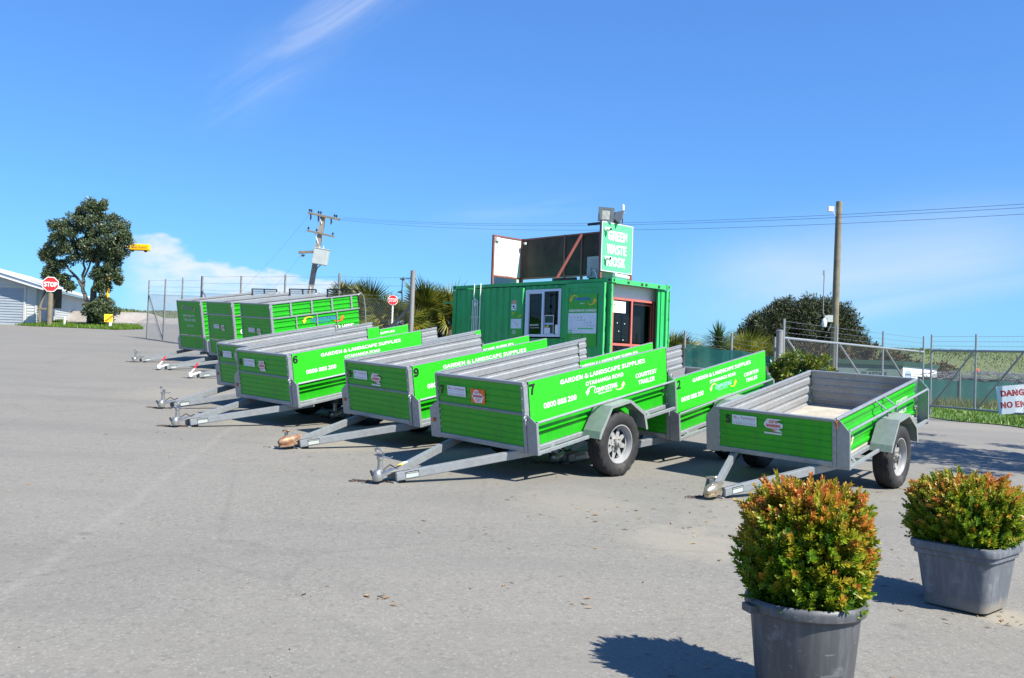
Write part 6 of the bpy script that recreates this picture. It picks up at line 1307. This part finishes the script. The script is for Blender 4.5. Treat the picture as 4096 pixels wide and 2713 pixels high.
# ------------------------------------------------------------------ signs on posts
def octagon(r): return [(r * math.cos(R(22.5 + 45 * k)), r * math.sin(R(22.5 + 45 * k))) for k in range(8)]
sg = thing('stop_sign', 'red octagonal STOP sign on a thick timber post by the white shed', 'stop sign', (-23.6, 46.9, gz(-23.6, 46.9))); zb = 4.53 - sg.location.z
obj('post', MB().tube([(0, .12, 0), (0, .12, zb - .25)], .13, 14).mesh('post', 'timber', True), sg)
obj('border', MB().ext([(x, -.03, z + zb) for x, z in octagon(.405)], (0, 1, 0), .012).mesh('border', 'white'), sg); obj('face', MB().ext([(x, -.034, z + zb) for x, z in octagon(.372)], (0, 1, 0), .003).mesh('face', 'stop_red'), sg); obj('lettering', put_text(MB(), 'STOP', (-.315, -.036, zb - .13), (1, 0, 0), V, .63, .25, 0, .02).mesh('lettering', 'white', fix=False), sg)
sg.rotation_euler = (0, 0, R(20))
s2 = thing('stop_sign', 'small round red STOP sign on a thin pole behind the chain link fence', 'stop sign', (-3.35, 25.6, gz(-3.35, 25.6)), R(8)); zb = 3.0 - s2.location.z
obj('pole', MB().tube([(0, .02, 0), (0, .02, zb)], .025, 8).mesh('pole', 'pipe_white', True), s2); obj('border', MB().lathe([(-.012, .001), (-.012, .142), (0, .142), (0, .001)], o=(0, 0, zb), n=28).mesh('border', 'white'), s2); obj('face', MB().lathe([(-.016, .001), (-.016, .128), (-.013, .128)], o=(0, 0, zb), n=28).mesh('face', 'stop_red'), s2); obj('lettering', put_text(MB(), 'STOP', (-.108, -.0175, zb - .05), (1, 0, 0), V, .216, .10, 0, .015).mesh('lettering', 'white', fix=False), s2)
hz = thing('hazard_marker', 'fluorescent yellow and orange hazard board on a white post', 'marker', (-20.6, 47.0, gz(-20.6, 47)), R(15)); zb = 2.91 - hz.location.z
obj('board', MB().b2((-.21, -.01, zb - .20), (.18, .0, zb + .20)).mesh('board', 'hi_yellow'), hz); m = MB(); m.add([(-.21, -.012, zb - .14), (-.12, -.012, zb - .20), (.18, -.012, zb + .06), (.18, -.012, zb + .17), (.10, -.012, zb + .12)], [(0, 1, 2, 3, 4)], 0); m.add([(-.04, -.013, zb - .02), (.02, -.013, zb - .03), (.03, -.013, zb + .03), (-.02, -.013, zb + .04)], [(0, 1, 2, 3)], 1); obj('stripe', m.mesh('stripe', ['orange', 'green'], fix=False), hz); obj('post', MB().b2((.02, -.02, 0), (.15, .03, zb - .201)).mesh('post', 'white_cast'), hz)
tag(obj('bollard', MB().tube([(0, 0, 0), (0, 0, .46)], .055, 12).lathe([(.46, .06), (.48, .06), (.49, .001)], axis='Z', n=12).mesh('bollard', 'white_cast', True), None, (-23.15, 47.6, gz(-23.15, 47.6))), 'short pale plastic pipe bollard on the grass before the shed wall', 'bollard')

# ------------------------------------------------------------------ white shed on the left
G0 = Vector((-24.9, 48.0, 2.42)); sd_ = thing('white_shed', 'white weatherboard shed with a grey roller door facing the yard', 'shed', G0)
ea = 2.0; rise = .36
def boards(m, p, d, L, z0, z1f, th=.012, pitch=.15, n=None):
    """overlapping weatherboards from p along d; z1f(s) gives wall height"""
    d = Vector(d).normalized(); nn = n; p = Vector(p); k = 0; out = []
    z = z0
    while z < max(z1f(0), z1f(L)) - .01:
        s0, s1 = 0, L; zt = z + pitch
        h0, h1 = min(zt, z1f(0)), min(zt, z1f(L))
        if h0 > z + .01 or h1 > z + .01:
            if h0 <= z + .01: h0 = z + .012
            if h1 <= z + .01: h1 = z + .012
            out.append([p + Vector((0, 0, z)) + nn * (th + .012), p + d * L + Vector((0, 0, z)) + nn * (th + .012), p + d * L + Vector((0, 0, h1)) + nn * .004, p + Vector((0, 0, h0)) + nn * .004])
        z = zt
    return out
def add_boards(parent, bl, nn):
    for q in bl: obj('weatherboard', MB().ext(q, -nn, .010).mesh('weatherboard', 'weatherboard'), parent)
F_ = Vector((0, -1, 0))
obj('wall', MB().add([(-4.6, 0, 0), (0, 0, 0), (0, 0, ea), (-2.3, 0, ea + 2.3 * rise * .75), (-4.6, 0, ea), (-10.5, 19, .4), (-5.9, 19, .4), (-5.9, 19, ea + .4), (-10.5, 19, ea + .4)], [(0, 1, 2, 3, 4), (1, 6, 7, 2), (5, 8, 7, 6), (0, 4, 8, 5)]).mesh('wall', 'weatherboard'), sd_)
add_boards(sd_, boards(None, (-.42, -.003, 0), (1, 0, 0), .42, 0, lambda s_: ea, n=F_), F_)
for k in range(4): obj('weatherboard', MB().ext([(-4.2 + .0, -.02, 2.0 + .16 * k - .0), (-.5 - .48 * k * 1.0, -.02, 2.0 + .16 * k), (-.5 - .48 * (k + 1), -.008, 2.0 + .16 * (k + 1)), (-4.2, -.008, 2.0 + .16 * (k + 1))], (0, 1, 0), .010).mesh('weatherboard', 'weatherboard'), sd_) if k < 3 else None
for k in range(14): obj('door_slat', MB().ext([(-3.8, -.035, .0 + .138 * k), (-.60, -.035, .138 * k), (-.60, -.012, .138 * (k + 1) - .012), (-3.8, -.012, .138 * (k + 1) - .012)], (0, 1, 0), .006).mesh('door_slat', 'garage'), sd_)
obj('door_frame', MB().b2((-.598, -.05, 0), (-.50, .0, 1.96)).b2((-3.9, -.05, 1.96), (-.50, .0, 2.04)).mesh('door_frame', 'weatherboard'), sd_)
obj('corner_board', MB().b2((-.005, -.045, 0), (.04, .05, ea)).mesh('corner_board', 'weatherboard'), sd_)
obj('barge_board', MB().add([(.62, -.50, ea - .16), (.62, -.50, ea + .03), (-4.6, -.50, ea + 1.48), (-4.6, -.50, ea + 1.25), (.62, -.44, ea - .16), (.62, -.44, ea + .03), (-4.6, -.44, ea + 1.48), (-4.6, -.44, ea + 1.25)], [(0, 1, 2, 3), (4, 5, 6, 7), (0, 3, 7, 4), (1, 2, 6, 5), (0, 1, 5, 4)]).mesh('barge_board', 'roof_white'), sd_)
obj('roof', MB().add([(.68, -.56, ea + .032), (-4.6, -.56, ea + 1.50), (-10.2, 19.0, ea + 1.9), (-5.3, 19.0, ea + .42), (.68, -.56, ea + .06), (-4.6, -.56, ea + 1.53), (-10.2, 19.0, ea + 1.93), (-5.3, 19.0, ea + .45)], [(0, 1, 2, 3), (4, 5, 6, 7), (0, 1, 5, 4), (0, 3, 7, 4)]).mesh('roof', 'roof_white'), sd_)
obj('eave_edge', MB().add([(.7, -.5, ea - .06), (.7, -.5, ea + .03), (-5.25, 19, ea + .34), (-5.25, 19, ea + .41), (.64, -.5, ea - .06), (-5.31, 19, ea + .34)], [(0, 1, 3, 2), (0, 2, 5, 4)]).mesh('eave_edge', 'roof_dark'), sd_)
dv = Vector((-5.9, 19, .0)); Ls = dv.length; sn = Vector((19, 5.9, 0)).normalized()
for k in range(14):
    z = .14 * k; a, b = Vector((0, .05, z)), Vector((-5.9, 19, z + .4)); a1_, b1_ = a + Vector((0, 0, .14)), b + Vector((0, 0, .14))
    obj('weatherboard', MB().ext([a + sn * .024, b + sn * .024, b1_ + sn * .006, a1_ + sn * .006], -sn, .010).mesh('weatherboard', 'weatherboard'), sd_)
obj('corner_board', MB().box((-5.88, 19.0, 1.25), (.10, .10, 2.3)).mesh('corner_board', 'white_cast'), sd_)
obj('downpipe', MB().tube([Vector((-1.35, 4.5, 0)) + sn * .09, Vector((-1.35, 4.5, 1.35)) + sn * .09], .04, 8).mesh('downpipe', 'white_cast', True), sd_)
obj('gutter', MB().tube([Vector((.66, -.5, ea - .03)), Vector((-5.27, 19, ea + .37))], .05, 8).mesh('gutter', 'plastic_grey', True), sd_)
lt = thing('timber_lean_to', 'weathered timber posts and dark panel leaning against the white shed', 'lean-to', (-24.98, 48.45, 2.45))
obj('panel', MB().add([(.15, .6, .95), (.75, .9, .95), (.75, .9, 2.0), (.15, .6, 2.0), (.15, .66, .95), (.75, .96, .95), (.75, .96, 2.0), (.15, .66, 2.0)], [(0, 1, 2, 3), (4, 5, 6, 7), (0, 1, 5, 4), (3, 2, 6, 7), (0, 3, 7, 4), (1, 2, 6, 5)]).mesh('panel', 'timber_dark'), lt)
obj('post', MB().tube([(.12, 0, 0), (.10, 0, 1.0), (.32, .1, 1.95)], .06, 8).mesh('post', 'timber', True), lt); obj('post', MB().tube([(.62, .0, 0), (.62, 0, .9)], .05, 8).mesh('post', 'timber', True), lt); obj('rail', MB().bar((-.1, -.03, .88), (.70, -.03, .88), .06, .09).mesh('rail', 'timber'), lt)

# ------------------------------------------------------------------ potted bushes
def sprigs(rx, ry, h, nspr, seed, zbase=0., leaf=.024, redtop=1.0, box=False, bulge=1.0):
    """upright shoots packed into a clipped mound; opposite pairs of small folded leaves, newest at the tips"""
    r = np.random.default_rng(seed); V_, F, Tn = [], [], []; tw = MB()
    for k in range(nspr):
        th = r.uniform(0, 2 * math.pi); q = r.random() ** .5
        z = r.random() ** .9
        prof = (.74 + .27 * math.sin(math.pi * (.08 + .80 * z))) if not box else min(1, .80 + .22 * math.sin(math.pi * z))
        prof *= 1 + .07 * math.sin(3 * th + seed) * math.sin(7 * z + th) + .05 * math.sin(5 * th + 4 * z)
        if z > .80: prof *= 1 - 1.4 * (z - .80)
        onsurf = r.random() < .78
        rad = q if not onsurf else (.80 + .2 * r.random())
        if z > .86: rad = q
        c_, s_ = math.cos(th), math.sin(th)
        if box: e_ = 1 / max(abs(c_) ** 2.6 + abs(s_) ** 2.6, 1e-6) ** (1 / 2.6); c_, s_ = c_ * e_, s_ * e_
        P = np.array([rx * prof * rad * c_ * .93, ry * prof * rad * s_ * .93, zbase + h * z * .93])
        out = np.array([c_, s_, 0]); d = out * r.uniform(.25, 1.0) * rad + np.array([0, 0, r.uniform(.35, 1.1)]) + r.normal(size=3) * .22; d /= np.linalg.norm(d)
        L = r.uniform(.035, .080) * (1.45 if (z > .75 and r.random() < .22) else 1); npair = int(L / .0085) + 2; sd0 = np.cross(d, r.normal(size=3)); sd0 /= np.linalg.norm(sd0); sd1 = np.cross(d, sd0)
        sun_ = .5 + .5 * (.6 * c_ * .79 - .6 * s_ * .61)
        patch = .5 + .5 * math.sin(P[0] * 13 + seed) * math.cos(P[1] * 11 + P[2] * 9)
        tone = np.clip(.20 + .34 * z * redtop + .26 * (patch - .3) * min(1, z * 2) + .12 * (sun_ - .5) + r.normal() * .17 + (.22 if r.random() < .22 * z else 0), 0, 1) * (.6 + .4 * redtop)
        for i in range(npair):
            f = i / (npair - 1); b = P + d * L * f; w = leaf * (.55 + .6 * math.sin(math.pi * (.25 + .6 * f))) * r.uniform(.8, 1.2); e = sd0 if i % 2 else sd1
            for sg_ in (-1, 1):
                ax = e * sg_ * (1 - .45 * f) + d * (.55 + .5 * f) + r.normal(size=3) * .12; ax /= np.linalg.norm(ax); side = np.cross(ax, d); side /= (np.linalg.norm(side) + 1e-9); nn = np.cross(side, ax); ww = w * .21
                n0 = len(V_); V_ += [b, b + ax * w * .35 + side * ww + nn * ww * .3, b + ax * w * .75 + side * ww * .8 + nn * ww * .2, b + ax * w, b + ax * w * .75 - side * ww * .8 + nn * ww * .2, b + ax * w * .35 - side * ww + nn * ww * .3, b + ax * w * .55]
                F += [(n0, n0 + 1, n0 + 6), (n0 + 1, n0 + 2, n0 + 6), (n0 + 2, n0 + 3, n0 + 6), (n0 + 3, n0 + 4, n0 + 6), (n0 + 4, n0 + 5, n0 + 6), (n0 + 5, n0, n0 + 6)]
                Tn += [min(1, max(0, tone * (.70 + .50 * f)))] * 7
    return np.array(V_), np.array(F), np.array(Tn)
def pot_round(): 
    pr = [(.0, .001), (0, .175), (.02, .188), (.355, .222), (.362, .236), (.368, .244), (.392, .248), (.406, .244), (.412, .236), (.408, .228), (.37, .220), (.33, .214), (.33, .20)]
    return MB().lathe([(a, r * .955) for a, r in pr], axis='Z', n=56).mesh('pot', 'pot_black', True)
PA = Vector((1.205, 3.70, .105)); pa = thing('potted_bush', 'large potted bush with orange red tips in a round black pot at the lower right', 'potted plant', PA, R(15), 'potted bushes')
obj('pot', pot_round(), pa); obj('soil', MB().lathe([(.345, .21), (.355, .14), (.365, .001)], axis='Z', n=30).mesh('soil', 'soil', True), pa)
obj('handle', MB().box((.245, 0, .375), (.03, .07, .03)).mesh('handle', 'pot_black'), pa); obj('handle', MB().box((-.245, 0, .375), (.03, .07, .03)).mesh('handle', 'pot_black'), pa)
V_, F, Tn = sprigs(.238, .238, .475, 2000, 3, .365, .0245); obj('foliage', npmesh('foliage', V_, F, 'bush', Tn), pa, kind='stuff')
V_, F, Tn = sprigs(.19, .19, .36, 420, 9, .38, .024, .35); obj('foliage', npmesh('inner_foliage', V_, F, 'bush', Tn), pa, kind='stuff')
m = MB(); r_ = random.Random(2)
for k in range(60): a = r_.uniform(0, 6.28); q = r_.uniform(.02, .10); m.tube([(q * math.cos(a), q * math.sin(a), .37), (q * 1.4 * math.cos(a), q * 1.4 * math.sin(a), .55), (r_.uniform(.06, .22) * math.cos(a + .2), r_.uniform(.06, .22) * math.sin(a + .2), r_.uniform(.55, .78))], [.004, .003, .0015], 5)
obj('stems', m.mesh('stems', 'twig', True), pa, kind='stuff')
def rr_ring(hx, hy, rad, z, n=6):
    out = []
    for cx, cy, a0 in ((hx - rad, hy - rad, 0), (-hx + rad, hy - rad, 90), (-hx + rad, -hy + rad, 180), (hx - rad, -hy + rad, 270)):
        out += [(cx + rad * math.cos(R(a0 + 90 * i / n)), cy + rad * math.sin(R(a0 + 90 * i / n)), z) for i in range(n + 1)]
    return out
def pot_square():
    m = MB(); S_ = [(.15, .145, .05, 0), (.172, .168, .055, .012), (.206, .20, .06, .285), (.222, .214, .065, .292), (.222, .214, .065, .315), (.236, .228, .07, .322), (.240, .232, .07, .345), (.236, .228, .07, .362), (.222, .214, .065, .368), (.210, .202, .06, .358), (.204, .196, .06, .31)]
    rings = [rr_ring(*a[:3], a[3]) for a in S_]; n = len(rings[0]); vs = [p for r__ in rings for p in r__]
    m.add(vs, [(i * n + j, i * n + (j + 1) % n, (i + 1) * n + (j + 1) % n, (i + 1) * n + j) for i in range(len(rings) - 1) for j in range(n)] + [tuple(range(n))[::-1]]); return m.mesh('pot', 'pot_grey', True)
YB = math.atan2(4.757 - 5.305, 2.546 - 2.34)
PBt = Vector((2.60, 5.22, gz(2.60, 5.22))); pb = thing('potted_bush', 'wide flat topped potted bush in a square grey pot at the right edge', 'potted plant', PBt, R(-48), 'potted bushes')
obj('pot', pot_square(), pb); obj('soil', MB().add([tuple(p) for p in rr_ring(.203, .195, .06, .325)], [tuple(range(28))]).mesh('soil', 'soil', True), pb)
V_, F, Tn = sprigs(.285, .275, .37, 2100, 6, .33, .021, .92, True); obj('foliage', npmesh('foliage', V_, F, 'bush', Tn), pb, kind='stuff')
V_, F, Tn = sprigs(.20, .20, .28, 400, 8, .33, .022, .3, True); obj('foliage', npmesh('inner_foliage', V_, F, 'bush', Tn), pb, kind='stuff')
m = MB()
for k in range(70): a = r_.uniform(0, 6.28); q = r_.uniform(.02, .12); m.tube([(q * math.cos(a), q * math.sin(a), .32), (q * 1.5 * math.cos(a), q * 1.5 * math.sin(a), .45), (r_.uniform(.08, .26) * math.cos(a + .2), r_.uniform(.08, .26) * math.sin(a + .2), r_.uniform(.5, .70))], [.004, .003, .0014], 5)
obj('stems', m.mesh('stems', 'twig', True), pb, kind='stuff')

# ------------------------------------------------------------------ litter on the yard
m = MB(); r_ = random.Random(77)
def bit(x, y, s):
    z = gz(x, y) + .003; a = r_.uniform(0, 6.28); w = s * r_.uniform(.12, .35); c, n = Vector((math.cos(a), math.sin(a), 0)), Vector((-math.sin(a), math.cos(a), 0)); p = Vector((x, y, z))
    m.add([p - c * s / 2, p + n * w / 2 + Vector((0, 0, s * .10)), p + c * s / 2 + Vector((0, 0, s * r_.uniform(0, .2))), p - n * w / 2 + Vector((0, 0, s * .05))], [(0, 1, 2, 3)])
for (cx, cy, n_, sp_) in ((-1.1, 4.7, 7, .05), (-.62, 4.75, 9, .05), (-2.6, 8.9, 4, .05), (.05, 5.1, 3, .03), (.42, 4.9, 6, .05), (1.3, 7.0, 40, .45), (.9, 7.9, 30, .5), (-2.5, 11.5, 25, .7), (-4.5, 14, 30, .9), (-5.2, 17.5, 40, 1.0), (-1.9, 8.4, 4, .1), (-3.2, 7.2, 5, .3), (-1.4, 9.3, 14, .4), (.3, 9.6, 20, .5), (2.75, 4.95, 9, .06), (-6.5, 15.5, 20, 1.2), (-4.6, 9.8, 12, .8), (1.9, 8.0, 14, .2), (3.0, 7.4, 12, .5), (.1, 6.2, 6, .4), (1.2, 3.75, 30, .28), (2.6, 5.2, 34, .30), (-3.5, 11.2, 18, .5), (-2.2, 9.9, 10, .3), (1.7, 9.4, 26, .5), (4.2, 9.2, 20, .5)):
    for k in range(n_): bit(r_.gauss(cx, sp_), r_.gauss(cy, sp_), r_.uniform(.02, .07))
for k in range(420): y = r_.uniform(3.5, 26); bit(r_.uniform(-.56, .5) * y, y, r_.uniform(.01, .05))
tag(obj('leaf_litter', m.mesh('leaf_litter', 'litter', fix=False), kind='stuff'), 'dry leaves and straw scattered over the grey yard', 'leaf litter')
